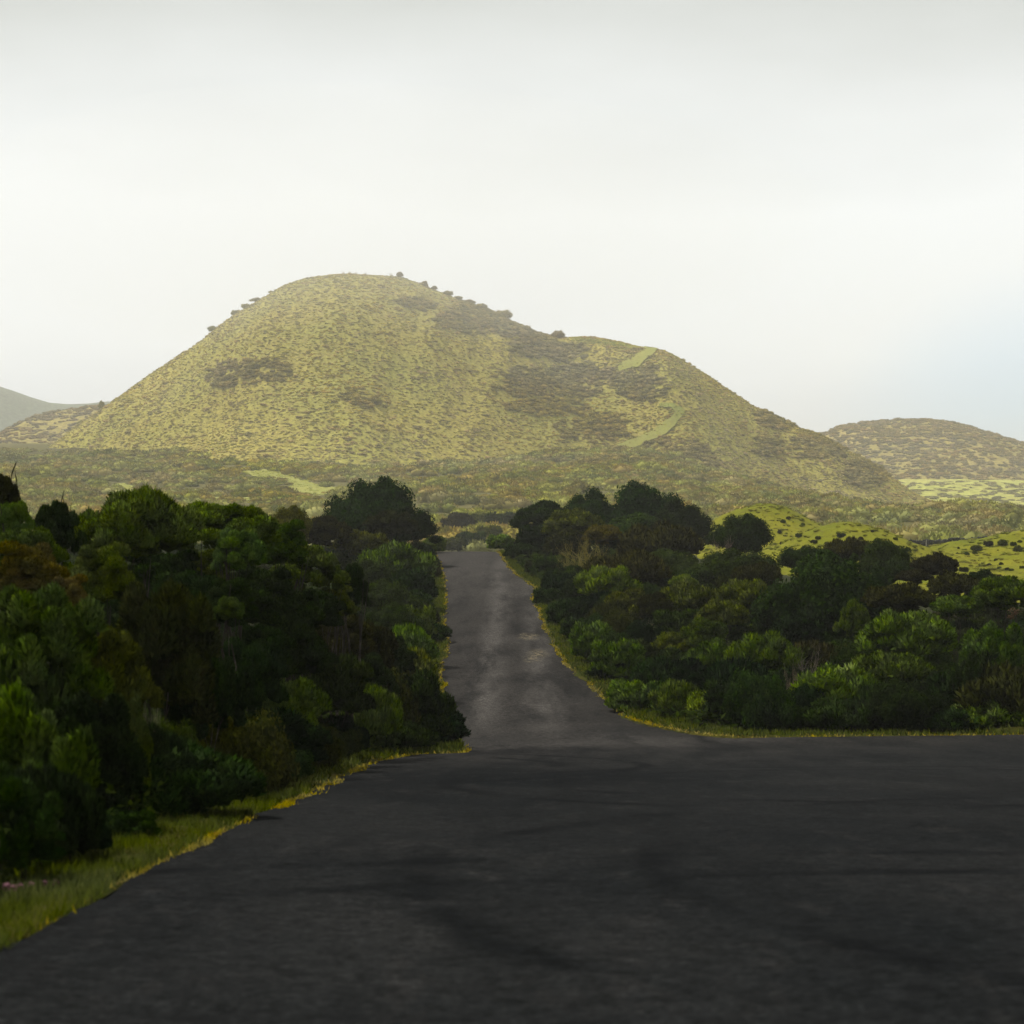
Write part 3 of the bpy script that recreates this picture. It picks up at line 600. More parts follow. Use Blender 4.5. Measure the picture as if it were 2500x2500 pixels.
def heather(seed, A, per, nc, slen, thmax=1.75, plume=1.0, cr=(.15, .25)):
    # A = crown height / crown radius; result spans radius 1, z 0..1
    rg_ = np.random.default_rng(seed); acc = Acc(); up = np.array([0, 0, 1.])
    C = crown_centres(rg_, nc, A, thmax, (.66, .88)); C[:, 2] = C[:, 2] * A * .55 + A * .42
    C[:, :2] *= 1 + .15 * rg_.normal(0, 1, (len(C), 1)); C[:, 2] += A * .07 * rg_.normal(0, 1, len(C)); C[:, 2] = np.clip(C[:, 2], .12, A * .95)
    C = np.concatenate([C, rg_.uniform(-.35, .35, (max(3, nc // 6), 3)) + [0, 0, A * .45]])
    ctr = np.array([0, 0, A * .35])
    for c in C:
        r = rg_.uniform(*cr) * (1.35 if rg_.random() < .2 else 1); el = np.array([1, 1, plume * rg_.uniform(.8, 1.1)]) * r
        outw = unit((c - ctr)[None])[0]
        d = dirs(rg_, int(per * 2.3)); keep_ = (d @ outw > -.45) & (d[:, 2] > -.12); d = d[keep_][:per]
        n_ = len(d); lump = 1 + .10 * np.sin(d[:, 0] * 7 + c[0] * 9) * np.sin(d[:, 1] * 7 + c[1] * 5) + rg_.normal(0, .05, n_)
        P = c + d * el * lump[:, None] * .93
        Nr = unit(d + rg_.normal(0, .50, (n_, 3)))
        D = unit(d * .55 + up * .55 + rg_.normal(0, .33, (n_, 3)))
        L = slen * rg_.uniform(.5, 1.9, n_); cl = rg_.uniform(-.24, .24)
        sprigs(acc, P, D, Nr, L, L * rg_.uniform(.16, .30, n_), np.clip(.5 + cl + rg_.normal(0, .26, n_), 0, 1))
        V = ICO_V * el * np.array([.82, .82, .55]) * (1 + rg_.normal(0, .08, (len(ICO_V), 1))) + c + np.array([0, 0, el[2] * .22])
        acc.add(V, ICO_F, unit(ICO_V), np.full(len(ICO_F), .3 + cl))
    V = np.concatenate(acc.V); V[:, 2] /= A; acc.V = [V]
    Nn = np.concatenate(acc.Nn); Nn[:, 2] *= 1; acc.Nn = [Nn]
    return acc.mesh('crown', M_HEATH)
def mound(seed, A, per, nc, slen): return heather(seed, A, per, nc, slen, thmax=2.0, cr=(.15, .27))
def leafy(seed, A, per, nc, size, airy=.2):
    rg_ = np.random.default_rng(seed); acc = Acc()
    C = crown_centres(rg_, nc, A, 1.85, (.45, .85)); C[:, 2] = C[:, 2] * A * .58 + A * .45
    C[:, :2] *= 1 + .18 * rg_.normal(0, 1, (len(C), 1)); C[:, 2] = np.clip(C[:, 2] + A * .09 * rg_.normal(0, 1, len(C)), .15, A)
    C = np.concatenate([C, rg_.uniform(-.4, .4, (nc // 4, 3)) + [0, 0, A * .5]]); ctr = np.array([0, 0, A * .4])
    for c in C:
        r = rg_.uniform(.16, .34); outw = unit((c - ctr)[None])[0]; d = dirs(rg_, per); n_ = per
        rad = r * rg_.uniform(.55, 1.15, n_) ** .6; P = c + d * rad[:, None] * [1.1, 1.1, .8]
        Nr = unit(d * .5 + outw * .4 + np.array([0, 0, .35]) + rg_.normal(0, .45, (n_, 3)))
        leaves(acc, P, Nr, size * rg_.uniform(.6, 1.4, n_), np.clip(.5 + rg_.uniform(-.1, .1) + rg_.normal(0, .25, n_), 0, 1), rg_)
        V = ICO_V * r * .62 * (1 + rg_.normal(0, .12, (len(ICO_V), 1))) + c; acc.add(V, ICO_F, unit(ICO_V), np.full(len(ICO_F), .25))
    V = np.concatenate(acc.V); V[:, 2] /= A; acc.V = [V]; return acc.mesh('crown', M_LEAF)
def twiggy(seed, nst, spread, thick, tufts=0, depth=3, nk=(3, 6)):
    rg_ = np.random.default_rng(seed); acc = Acc(); tips = []
    def grow(p, d, L, r, lev):
        pts = [p]; dd = d
        for k in range(4):
            dd = unit((dd + rg_.normal(0, .16, 3) + np.array([0, 0, .06]))[None])[0]; pts.append(pts[-1] + dd * L / 4)
        V, F = tube(pts, np.linspace(r, r * .45, 5), 3); acc.add(V, F, None, np.full(len(F), rg_.uniform(.2, .9)))
        if lev < depth:
            for _ in range(rg_.integers(*nk)):
                k = rg_.integers(1, 5); grow(pts[k], unit((dd + rg_.normal(0, .55, 3))[None])[0], L * rg_.uniform(.45, .7), r * .5, lev + 1)
        else: tips.append(pts[-1])
    for _ in range(nst):
        a = rg_.uniform(0, 6.28); s = rg_.uniform(.1, 1) * spread
        grow(np.array([math.cos(a) * .15, math.sin(a) * .15, 0]) * s, unit(np.array([[math.cos(a) * s, math.sin(a) * s, 1]]))[0], rg_.uniform(.35, .52), thick, 0)
    V = np.concatenate(acc.V); s = max(V[:, 2].max(), 1e-3); acc.V = [V / [1, 1, s]]
    rr_ = np.abs(acc.V[0][:, :2]).max(); acc.V[0][:, :2] /= rr_
    return acc.mesh('branches', M_TWIG, False)
def stems(seed, n, spread, r0, tops=.8):
    rg_ = np.random.default_rng(seed); acc = Acc()
    for k in range(n):
        a = rg_.uniform(0, 6.28); s = spread * rg_.uniform(.2, 1); e = np.array([math.cos(a) * s, math.sin(a) * s, tops * rg_.uniform(.8, 1.1)])
        b = np.array([math.cos(a), math.sin(a), 0]) * .06 * rg_.uniform(.3, 1.2); pts = []
        for q in np.linspace(0, 1, 7): pts.append(b + (e - b) * [q ** 1.4, q ** 1.4, q] + np.array([*rg_.normal(0, .045, 2), 0]) * (q > 0))
        pts[0] = pts[0] - [0, 0, .12]
        V, F = tube(pts, np.linspace(r0, r0 * .35, 7) * rg_.uniform(.7, 1.3), 5); acc.add(V, F)
        for _ in range(2):
            k0 = rg_.integers(3, 6); d2 = e - b + np.array([*rg_.normal(0, .35, 2), 0]); V, F = tube([pts[k0], pts[k0] + d2 * .16 + [0, 0, .02], pts[k0] + d2 * .34 + [0, 0, .06]], [r0 * .45, r0 * .3, r0 * .15], 4); acc.add(V, F)
    V = np.concatenate(acc.V); acc.V = [V]; return mesh_np('trunk', V, np.concatenate(acc.F), M_BARK, smooth=True)

LIB = {}
LIB['h'] = [(A, heather(20 + i, A, 330, nc, .085)) for i, (A, nc) in enumerate([(.75, 42), (.85, 54), (1.1, 44), (1.2, 58), (1.6, 56), (1.7, 48)])]
LIB['hf'] = [(A, heather(40 + i, A, 1000, nc, .052)) for i, (A, nc) in enumerate([(.8, 40), (1.0, 48), (1.4, 44), (1.8, 50)])]
LIB['p'] = [(A, heather(60 + i, A, 1100, nc, .070, 2.0, 1.9, (.12, .20))) for i, (A, nc) in enumerate([(1.1, 38), (1.6, 42), (2.2, 46)])]
LIB['m'] = [(A, mound(80 + i, A, 260, nc, .095)) for i, (A, nc) in enumerate([(.7, 44), (.9, 56), (1.2, 50), (.8, 38)])]
LIB['mf'] = [(A, mound(90 + i, A, 800, nc, .062)) for i, (A, nc) in enumerate([(.8, 42), (1.2, 46)])]
LIB['l'] = [(A, leafy(100 + i, A, 420, nc, .040)) for i, (A, nc) in enumerate([(.8, 54), (1.1, 60), (1.6, 60), (1.0, 46)])]
LIB['b'] = [(A, leafy(120 + i, A, 520, nc, .034)) for i, (A, nc) in enumerate([(.6, 36), (.9, 36)])]
TWIG = [twiggy(140, 16, .75, .010, depth=3), twiggy(141, 12, 1.0, .014, depth=3), twiggy(142, 5, .5, .03, depth=2, nk=(2, 4))]
STEM = [stems(160 + i, n_, .6, r_) for i, (n_, r_) in enumerate([(5, .018), (7, .014), (4, .022), (6, .013)])]
STEM1 = [stems(170 + i, n_, .35, r_) for i, (n_, r_) in enumerate([(2, .035), (3, .028)])]

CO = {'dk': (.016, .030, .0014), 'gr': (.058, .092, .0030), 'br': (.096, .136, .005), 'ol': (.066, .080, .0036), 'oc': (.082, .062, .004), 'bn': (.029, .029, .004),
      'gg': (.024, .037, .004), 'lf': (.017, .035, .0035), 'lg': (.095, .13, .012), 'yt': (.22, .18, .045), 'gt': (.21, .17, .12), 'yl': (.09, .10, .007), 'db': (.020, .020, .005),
      'hb': (.30, .235, .085), 'ho': (.32, .28, .085), 'fd': (.009, .018, .0014), 'fo': (.022, .027, .0022), 'fb': (.026, .028, .004), 'fg': (.020, .036, .0022)}  # hb, ho: skyline bushes lightened, haze put into their colour
CNAME = {'fd': 'blackish green', 'fo': 'dull olive', 'fb': 'dull brown', 'fg': 'dark green', 'dk': 'dark green', 'gr': 'mid green', 'br': 'bright green', 'ol': 'olive', 'oc': 'ochre', 'bn': 'brown', 'gg': 'grey green', 'lf': 'blackish green', 'lg': 'light green', 'yl': 'yellow green'}
PLACED = []     # px, py centre, half w, half h, d for the fill pass
def plant(name, cat, fam, x, y, ztop, wid, hc, col, label, group=None, gz=None, vary=.12, seed=None, leanx=0):
    rg_ = np.random.default_rng(abs(hash((round(x * 97), round(y * 53), 5))) % 2 ** 31 if seed is None else seed)
    z0 = float(ground(x, y)) if gz is None else gz
    root = link(bpy.data.objects.new(name, None)); root.location = (x, y, z0 - .03); root.empty_display_size = .3
    tag(root, label, cat, group); H = max(ztop - z0, .25); hc = min(max(hc, .2), H + .1)
    c = np.array(CO[col]) * (1 + vary * rg_.normal(0, 1)) * (1 + .06 * rg_.normal(0, 1, 3)); c = np.clip(c, .004, .5)
    if fam in ('t', 't2', 't3'):
        me = TWIG[{'t': 0, 't2': 1, 't3': 2}[fam]]
        o_ = link(bpy.data.objects.new('branches', me), root); o_.scale = (wid / 2, wid / 2, H); o_.rotation_euler.z = rg_.uniform(0, 6.28); o_.color = (*c, 1)
        return root
    A = hc / (wid / 2); cand = sorted(LIB[fam], key=lambda q: abs(math.log(q[0] / A)))[:2]; me = cand[rg_.integers(0, len(cand))][1]
    cr_ = link(bpy.data.objects.new('crown', me), root); cr_.scale = (wid / 2 / .98, wid / 2 / .98, hc * .98); cr_.location = (leanx, 0, H - hc + .03)
    cr_.rotation_euler.z = rg_.uniform(0, 6.28); cr_.color = (*c, 1)
    st = STEM1 if wid < .9 else STEM
    tr = link(bpy.data.objects.new('trunk', st[rg_.integers(0, len(st))]), root); sc_ = H - hc * .45
    tr.scale = (max(wid / 2, sc_ * .35), max(wid / 2, sc_ * .35), sc_ * 1.1); tr.rotation_euler.z = rg_.uniform(0, 6.28)
    return root
def shrub(name, cat, fam, px, ytop, wpx, hpx, d, col, label, short=None, group=None, **k):
    x = (px - 1250) / FPX * d; zt = (1250 - ytop) / FPX * d + EYE; wid = wpx / FPX * d; hc = hpx / FPX * d
    PLACED.append((px, ytop + hpx / 2, wpx / 2, hpx / 2, d, short, fam))
    return plant(name, cat, fam, x, d, zt, wid, hc, col, label, group, **k)

# ------------------------------------------------------------------ shrubs and trees one can tell apart
HS, LT, LB, TS, BR = ('heather_shrub', 'shrub'), ('leafy_tree', 'tree'), ('low_bush', 'bush'), ('twiggy_shrub', 'shrub'), ('bramble_bush', 'bush')
TAB = [
 # left of the road, near to far: kind, family, px, ytop, width, crown height, distance, colour, label, short phrase
 (HS, 'p', 30, 1700, 360, 430, 14.2, 'gr', 'nearest plume-leaved heather shrub in the lower left corner by the verge', 'nearest corner heather'),
 (HS, 'p', 225, 1680, 290, 380, 16.2, 'dk', 'dark plume-leaved heather shrub second from the lower left corner', 'dark second corner heather'),
 (HS, 'p', 80, 1415, 320, 420, 18.0, 'gr', 'big soft green heather shrub on the left edge above the corner ones', 'big soft left-edge heather'),
 (HS, 'p', 250, 1520, 240, 360, 18.5, 'ol', 'olive heather shrub sloping down beside the big soft left-edge one', 'sloping olive heather'),
 (HS, 'p', 315, 1690, 120, 290, 18.0, 'gr', 'narrow green heather shrub above the brown seed head', 'narrow verge heather'),
 (TS, 't', 375, 1685, 90, 130, 19.5, 'gt', 'small pinkish grey leafless shrub between dark heathers on the left', None),
 (HS, 'p', 385, 1405, 300, 430, 22.5, 'gg', 'pointed grey green heather shrub with a cone-like outline on the left', 'pointed grey green heather'),
 (HS, 'hf', 70, 1335, 190, 170, 21.5, 'oc', 'ochre brown heather shrub at the left edge', 'ochre heather'),
 (HS, 'hf', 165, 1412, 110, 110, 21.0, 'oc', 'small ochre topped heather shrub beside the larger ochre one', 'small ochre heather'),
 (HS, 'hf', 60, 1287, 180, 150, 24.5, 'gr', 'domed green heather shrub right above the ochre heather', 'dome above the ochre heather'),
 (HS, 'hf', 245, 1340, 180, 170, 24.0, 'gr', 'round green heather dome in front of the tall flat-topped heather', 'round dome before the flat-topped heather'),
 (HS, 'hf', 28, 1223, 105, 130, 27.0, 'gr', 'small heather dome under the bare twigs at the left edge', 'small dome under the twigs'),
 (HS, 'hf', 138, 1222, 115, 170, 27.5, 'dk', 'single dark heather dome right of the bare twigs at the left', 'single dark dome'),
 (HS, 'p', -10, 1150, 130, 210, 30.0, 'bn', 'tall brownish heather shrub cut by the left edge of the view', 'tall brownish edge heather'),
 (TS, 't3', 55, 1122, 100, 260, 30.5, 'db', 'dark leafless branch fork standing out at the upper left', None),
 (TS, 't3', 170, 1190, 70, 190, 31.0, 'db', 'small dark leafless twig fork between two heather domes', None),
 (HS, 'hf', 325, 1215, 290, 185, 31.0, 'gr', 'tall flat-topped heather tree with many green domes on the left', 'flat-topped heather tree'),
 (HS, 'hf', 545, 1225, 260, 150, 33.0, 'br', 'bright flat-topped heather tree right of the tallest left one', 'bright flat-topped heather'),
 (HS, 'hf', 583, 1290, 125, 130, 30.0, 'gr', 'twin-domed heather crown hanging before the bright flat-topped tree', 'twin-domed heather'),
 (HS, 'hf', 690, 1280, 120, 130, 36.0, 'gr', 'heather dome stepping down toward the road beside the twin-domed one', 'stepping-down dome'),
 (HS, 'hf', 760, 1327, 165, 150, 40.0, 'gr', 'large smooth heather dome with sunlit top left of the road', 'large smooth dome'),
 (HS, 'hf', 857, 1375, 70, 130, 41.5, 'dk', 'small dark dome against the large smooth heather dome', 'small dark side dome'),
 (HS, 'hf', 560, 1420, 130, 120, 28.0, 'dk', 'dark low heather crown under the twin-domed one', 'dark low crown'),
 (HS, 'hf', 815, 1438, 110, 90, 40.5, 'ol', 'yellow topped little heather domes below the large smooth dome', 'yellow topped little heather'),
 (HS, 'hf', 700, 1500, 220, 200, 33.0, 'dk', 'broad dark green heather shrub in the middle of the left thicket', 'broad dark middle heather'),
 (HS, 'hf', 585, 1560, 200, 220, 27.0, 'dk', 'dark heather shrub right of the pointed grey green one', 'dark heather by the pointed one'),
 (HS, 'h', 905, 1522, 115, 150, 47.0, 'bn', 'brownish upright heather shrub near the left road edge', 'brownish upright heather'),
 (HS, 'mf', 815, 1612, 200, 170, 38.5, 'gg', 'grey green bushy shrub before the brownish upright heather', 'grey green bushy shrub'),
 (HS, 'mf', 690, 1660, 190, 160, 31.5, 'gr', 'green rounded shrub above the brambles on the left verge', 'rounded shrub above the brambles'),
 (HS, 'mf', 1010, 1650, 200, 185, 46.5, 'dk', 'big dark bush bulging onto the road at the junction corner', 'big dark corner bush'),
 (LB, 'mf', 900, 1690, 140, 130, 42.0, 'gr', 'green bush left of the big dark corner bush', 'bush beside the corner bush'),
 (LB, 'm', 985, 1600, 150, 100, 56.0, 'br', 'bright green low bush right behind the big dark corner bush', 'bright bush behind the corner'),
 (LB, 'm', 998, 1540, 110, 80, 65.0, 'gr', 'low green bush second behind the corner along the left road edge', 'second roadside bush'),
 (LB, 'm', 1008, 1487, 100, 80, 77.0, 'ol', 'low olive bush third behind the corner along the left road edge', 'third roadside bush'),
 (LB, 'b', 960, 1475, 120, 80, 74.0, 'gg', 'loose grey green bush set back from the left road edge', 'set-back grey bush'),
 (LB, 'm', 1012, 1395, 110, 75, 100.0, 'dk', 'dark spreading bush overhanging the lane below its crest', 'overhanging dark bush'),
 (LB, 'm', 962, 1345, 160, 75, 114.0, 'gr', 'wide low green bush left of the lane just below the crest', 'wide low crest bush'),
 (LB, 'b', 905, 1370, 140, 80, 102.0, 'gg', 'grey green leafy bush behind the large smooth dome', 'leafy bush behind the smooth dome'),
 (LB, 'b', 930, 1420, 170, 90, 88.0, 'gg', 'loose dull green bush halfway up the left side of the lane', 'halfway dull bush'),
 (TS, 't', 985, 1462, 50, 60, 80.0, 'gt', 'little pale dead shrub beside the left road edge', None),
 (LB, 'l', 705, 1243, 110, 90, 100.0, 'yl', 'yellow green leafy bush peeping over the left thicket', 'yellow green leafy bush'),
 (HS, 'h', 790, 1262, 120, 90, 118.0, 'bn', 'brownish heather shrub at the foot of the lone leafy tree', 'brownish heather at the lone tree'),
 (HS, 'h', 880, 1300, 130, 70, 120.0, 'ol', 'olive heather shrub in front of the lone leafy tree', 'olive heather at the lone tree'),
 (LT, 'l', 915, 1180, 210, 150, 138.0, 'lf', 'tall dark leafy tree left of the lane crest', 'tall lone leafy tree'),
 (LT, 'l', 850, 1225, 120, 110, 137.0, 'lf', 'lower dark leafy tree joined to the left of the lone tree', 'lower left companion tree'),
 (LT, 'l', 1000, 1240, 140, 100, 134.0, 'dk', 'spreading dark tree reaching from the lone tree toward the lane', 'spreading companion tree'),
 (HS, 'h', 950, 1245, 110, 80, 130.0, 'bn', 'brown flat-topped heather between the lone tree and the lane', 'brown heather under the lone tree'),
 (LB, 'm', 1058, 1312, 58, 42, 149.0, 'lg', 'light green ball-shaped bush left of the lane crest', None),
 (LB, 'm', 1224, 1308, 68, 38, 152.0, 'lg', 'light green bush right of the lane crest', None),
 # right of the road
 (HS, 'h', 1330, 1226, 150, 100, 146.0, 'dk', 'dark umbrella-shaped heather tree right beside the lane crest', 'umbrella tree at the crest'),
 (HS, 'h', 1405, 1240, 130, 95, 143.0, 'ol', 'ochre tinged heather tree right of the umbrella-shaped one', 'ochre heather tree'),
 (HS, 'h', 1275, 1330, 80, 60, 140.0, 'dk', 'dark low heather under the umbrella tree by the lane', 'dark heather under the umbrella'),
 (HS, 'm', 1312, 1288, 100, 70, 143.0, 'lf', 'dark skirt of shrub under the umbrella-shaped heather tree', 'dark skirt shrub'),
 (HS, 'm', 1385, 1300, 110, 60, 140.0, 'bn', 'brown shrub under the ochre tinged heather tree', 'brown shrub under the ochre tree'),
 (LT, 'l', 1435, 1200, 130, 120, 158.0, 'lf', 'first dark leafy tree of the grove behind the umbrella heather', 'first grove tree'),
 (LT, 'l', 1560, 1190, 180, 150, 162.0, 'lf', 'tallest dark leafy tree of the grove on the right', 'tallest grove tree'),
 (LT, 'l', 1665, 1225, 150, 120, 158.0, 'dk', 'leafy tree at the right end of the grove before the bright mound', 'last grove tree'),
 (LT, 'l', 1560, 1262, 210, 100, 148.0, 'gg', 'grey green leafy tree under the tallest grove tree', 'grey green grove tree'),
 (LT, 'l', 1812, 1263, 145, 90, 132.0, 'lf', 'dark round leafy tree standing before the bright green mound', 'dark round tree before the mound'),
 (TS, 't', 1440, 1300, 170, 110, 124.0, 'yt', 'pale yellow leafless shrub with fine upright twigs below the grove', None),
 (TS, 't', 1400, 1330, 110, 90, 121.0, 'yt', 'smaller yellowish twiggy shrub left of the larger pale one', None),
 (HS, 'h', 1475, 1285, 90, 50, 134.0, 'oc', 'ochre little dome above the pale twiggy shrub', 'ochre little dome'),
 (HS, 'h', 1615, 1300, 200, 80, 130.0, 'bn', 'wide brown heather shrub in front of the grey green grove tree', 'wide brown heather'),
 (TS, 't', 1765, 1298, 80, 70, 124.0, 'gt', 'pale dead shrub against the dark round tree', None),
 (LB, 'b', 1630, 1345, 200, 80, 117.0, 'gg', 'grey scrubby bush with pale stems left of centre in the right thicket', 'grey scrubby bush'),
 (LB, 'b', 1800, 1345, 200, 80, 113.0, 'gg', 'grey green leafy scrub below the dark round tree', 'scrub below the round tree'),
 (HS, 'h', 1535, 1362, 180, 75, 107.0, 'bn', 'dark brown heather shrub behind the brightest dome', 'dark brown heather'),
 (HS, 'h', 1478, 1388, 145, 90, 96.0, 'br', 'bright green heather dome right of the lane, brightest of its slope', 'brightest dome'),
 (HS, 'h', 1670, 1405, 66, 40, 104.0, 'br', 'small bright green dome among pale stems', 'small bright dome'),
 (HS, 'h', 1540, 1440, 110, 95, 89.0, 'ol', 'olive heather dome below the brightest dome', 'olive dome below the brightest'),
 (HS, 'h', 1600, 1448, 80, 85, 88.0, 'bn', 'brown heather dome touching the olive one', 'brown touching dome'),
 (HS, 'h', 1685, 1437, 140, 70, 91.0, 'ol', 'olive flat heather on tall pale stems', 'olive heather on pale stems'),
 (HS, 'h', 1820, 1420, 130, 80, 87.0, 'ol', 'row-end olive heather left of the big blackish leafy tree', 'row-end olive heather'),
 (HS, 'h', 1850, 1385, 110, 50, 101.0, 'bn', 'brown heather strip behind the row-end olive heather', 'brown heather strip'),
 (HS, 'h', 1770, 1470, 120, 75, 82.0, 'ol', 'olive heather crown below the row-end one', 'olive crown below the row end'),
 (LB, 'm', 1338, 1440, 66, 50, 104.0, 'dk', 'small dark bush at the kink of the right road edge', 'bush at the road kink'),
 (LB, 'm', 1400, 1395, 100, 70, 109.0, 'gg', 'dull bush set above the kink of the right road edge', 'bush above the road kink'),
 (LB, 'm', 1392, 1474, 105, 75, 93.0, 'dk', 'dark roadside bush second from the kink on the right', 'second roadside bush on the right'),
 (LB, 'm', 1455, 1527, 120, 90, 78.0, 'gr', 'green roadside bush third from the kink on the right', 'third roadside bush on the right'),
 (LB, 'm', 1510, 1570, 120, 90, 72.0, 'gr', 'rounded bush right of the third roadside bush', 'rounded bush off the roadside'),
 (HS, 'h', 1650, 1540, 120, 110, 76.0, 'ol', 'olive heather dome before the pale stems', 'olive dome before the stems'),
 (HS, 'h', 1720, 1512, 100, 90, 74.0, 'gr', 'high green heather dome over the right thicket middle', 'high middle dome'),
 (HS, 'h', 1860, 1541, 170, 170, 66.5, 'gr', 'great green heather with a round crown in the right thicket', 'great round heather'),
 (HS, 'h', 1745, 1560, 150, 150, 69.0, 'gr', 'tall green heather left of the great round one', 'tall heather left of the great one'),
 (LB, 'm', 1550, 1668, 130, 80, 62.0, 'gr', 'low bush at the right corner of the lane mouth', 'bush at the right lane mouth'),
 (LB, 'm', 1655, 1676, 130, 100, 59.5, 'gr', 'second low bush in the front row right of the lane mouth', 'second front-row bush'),
 (LB, 'm', 1745, 1693, 120, 90, 58.5, 'br', 'third brighter low bush in the front row', 'third front-row bush'),
 (LB, 'm', 1600, 1620, 120, 80, 66.0, 'dk', 'dark bush behind the gap of the first front-row bushes', 'dark bush behind the front row'),
 (LB, 'm', 1860, 1686, 150, 110, 57.5, 'gr', 'fourth low bush in the front row below the dead branches', 'fourth front-row bush'),
 (LB, 'm', 2045, 1640, 230, 150, 58.0, 'br', 'large bright front-row bush in the middle of the right side', 'large bright front-row bush'),
 (LB, 'm', 2150, 1690, 140, 105, 56.5, 'dk', 'dark bush against the right of the large bright front-row one', 'dark front-row bush'),
 (BR, 'b', 2235, 1700, 110, 90, 56.0, 'gg', 'grey green bramble between the front-row bushes and the tall dark heather', 'front-row bramble'),
 (HS, 'p', 2310, 1628, 120, 150, 57.5, 'dk', 'tall narrow dark heather at the right verge', 'tall narrow dark heather'),
 (HS, 'p', 2440, 1512, 190, 260, 58.0, 'gr', 'tallest green heather at the right edge of the view', 'tallest right-edge heather'),
 (HS, 'p', 2380, 1600, 110, 160, 56.5, 'dk', 'dark heather squeezed between the two tall right-edge ones', 'squeezed dark heather'),
 (HS, 'h', 2225, 1500, 220, 130, 66.0, 'gr', 'broad many-domed heather like a cauliflower in the right thicket', 'broad many-domed heather'),
 (HS, 'h', 2180, 1600, 200, 110, 62.0, 'gr', 'low green heather under the broad many-domed one', 'low heather under the many-domed'),
 (HS, 'h', 2086, 1468, 75, 110, 73.0, 'gr', 'single upright heather dome left of the broad many-domed one', 'single upright dome'),
 (HS, 'h', 2200, 1430, 170, 80, 79.0, 'bn', 'brown bellied heather behind the broad many-domed one', 'brown bellied heather'),
 (HS, 'h', 2335, 1458, 125, 60, 73.0, 'gr', 'flat green heather right of the brown bellied one', 'flat green heather'),
 (HS, 'h', 2450, 1405, 150, 110, 67.0, 'gr', 'dark green double dome at the right edge above the red leaves', 'double dome at the right edge'),
 (LT, 'l', 2010, 1365, 270, 200, 83.0, 'lf', 'big blackish leafy tree in the middle of the right thicket', 'big blackish leafy tree'),
 (LT, 'l', 2155, 1324, 125, 95, 112.0, 'gg', 'grey leafy tree in front of the middle mound', 'grey leafy tree'),
 (HS, 'h', 2285, 1364, 105, 45, 101.0, 'db', 'dark flat umbrella heather on bare stems before the pasture', 'umbrella heather before the pasture'),
 (HS, 'h', 2235, 1392, 80, 40, 98.0, 'db', 'smaller dark umbrella heather left of the larger one', 'smaller umbrella heather'),
 (HS, 'h', 2400, 1395, 70, 45, 98.0, 'dk', 'small dark heather alone on the lower pasture', 'small pasture heather'),
 (LB, 'b', 1960, 1335, 130, 60, 116.0, 'dk', 'dark brown edged scrub at the foot of the middle mound', 'scrub at the mound foot'),
 (TS, 't2', 1980, 1553, 170, 110, 62.5, 'gt', 'tangle of pale dead branches in the right thicket', None),
 (TS, 't2', 1925, 1590, 80, 75, 61.5, 'gt', 'small pale dead shrub left of the dead tangle', None),
 (TS, 't2', 1700, 1452, 150, 80, 90.5, 'gt', 'pale bare stems in the olive heather', None),
 (TS, 't2', 1590, 1500, 90, 90, 84.0, 'gt', 'bare grey stems beside the olive dome', None),
 (TS, 't2', 2400, 1690, 70, 60, 57.0, 'gt', 'greyish dry tangle low at the right verge', None),
 # brambles on the left verge
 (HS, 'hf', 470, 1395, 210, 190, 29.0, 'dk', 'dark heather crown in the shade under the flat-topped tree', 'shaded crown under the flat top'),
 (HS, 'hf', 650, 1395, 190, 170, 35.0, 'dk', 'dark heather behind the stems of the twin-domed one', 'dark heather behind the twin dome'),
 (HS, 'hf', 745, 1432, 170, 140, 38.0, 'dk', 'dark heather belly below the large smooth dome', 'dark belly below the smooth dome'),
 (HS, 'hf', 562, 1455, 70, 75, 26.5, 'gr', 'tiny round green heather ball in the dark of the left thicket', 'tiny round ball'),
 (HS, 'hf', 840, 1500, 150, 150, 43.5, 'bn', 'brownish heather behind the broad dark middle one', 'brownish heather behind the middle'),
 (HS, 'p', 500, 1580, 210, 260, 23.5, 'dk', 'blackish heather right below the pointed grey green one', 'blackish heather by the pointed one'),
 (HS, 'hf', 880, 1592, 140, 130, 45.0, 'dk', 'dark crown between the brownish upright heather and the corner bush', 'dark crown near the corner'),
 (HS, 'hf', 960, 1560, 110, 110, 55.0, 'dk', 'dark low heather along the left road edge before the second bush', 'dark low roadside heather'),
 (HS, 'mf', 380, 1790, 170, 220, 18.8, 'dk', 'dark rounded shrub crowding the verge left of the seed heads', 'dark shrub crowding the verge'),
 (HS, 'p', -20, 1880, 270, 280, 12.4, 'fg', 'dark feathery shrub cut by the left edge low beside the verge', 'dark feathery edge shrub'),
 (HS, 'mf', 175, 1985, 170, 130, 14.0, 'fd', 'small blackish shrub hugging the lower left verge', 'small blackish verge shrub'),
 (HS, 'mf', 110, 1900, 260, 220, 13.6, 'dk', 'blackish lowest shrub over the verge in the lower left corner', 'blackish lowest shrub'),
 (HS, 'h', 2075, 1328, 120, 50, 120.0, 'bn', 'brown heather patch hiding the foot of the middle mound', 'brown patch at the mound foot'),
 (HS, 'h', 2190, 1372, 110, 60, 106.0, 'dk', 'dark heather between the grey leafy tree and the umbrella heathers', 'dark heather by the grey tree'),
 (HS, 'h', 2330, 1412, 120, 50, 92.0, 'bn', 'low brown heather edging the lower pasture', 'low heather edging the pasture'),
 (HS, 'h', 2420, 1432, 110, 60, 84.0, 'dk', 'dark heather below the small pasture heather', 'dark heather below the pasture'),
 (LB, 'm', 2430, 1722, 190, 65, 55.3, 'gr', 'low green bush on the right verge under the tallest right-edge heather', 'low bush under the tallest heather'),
 (LB, 'm', 2325, 1742, 130, 50, 55.0, 'dk', 'low dark bush on the right verge at the foot of the narrow heather', 'low dark verge bush'),
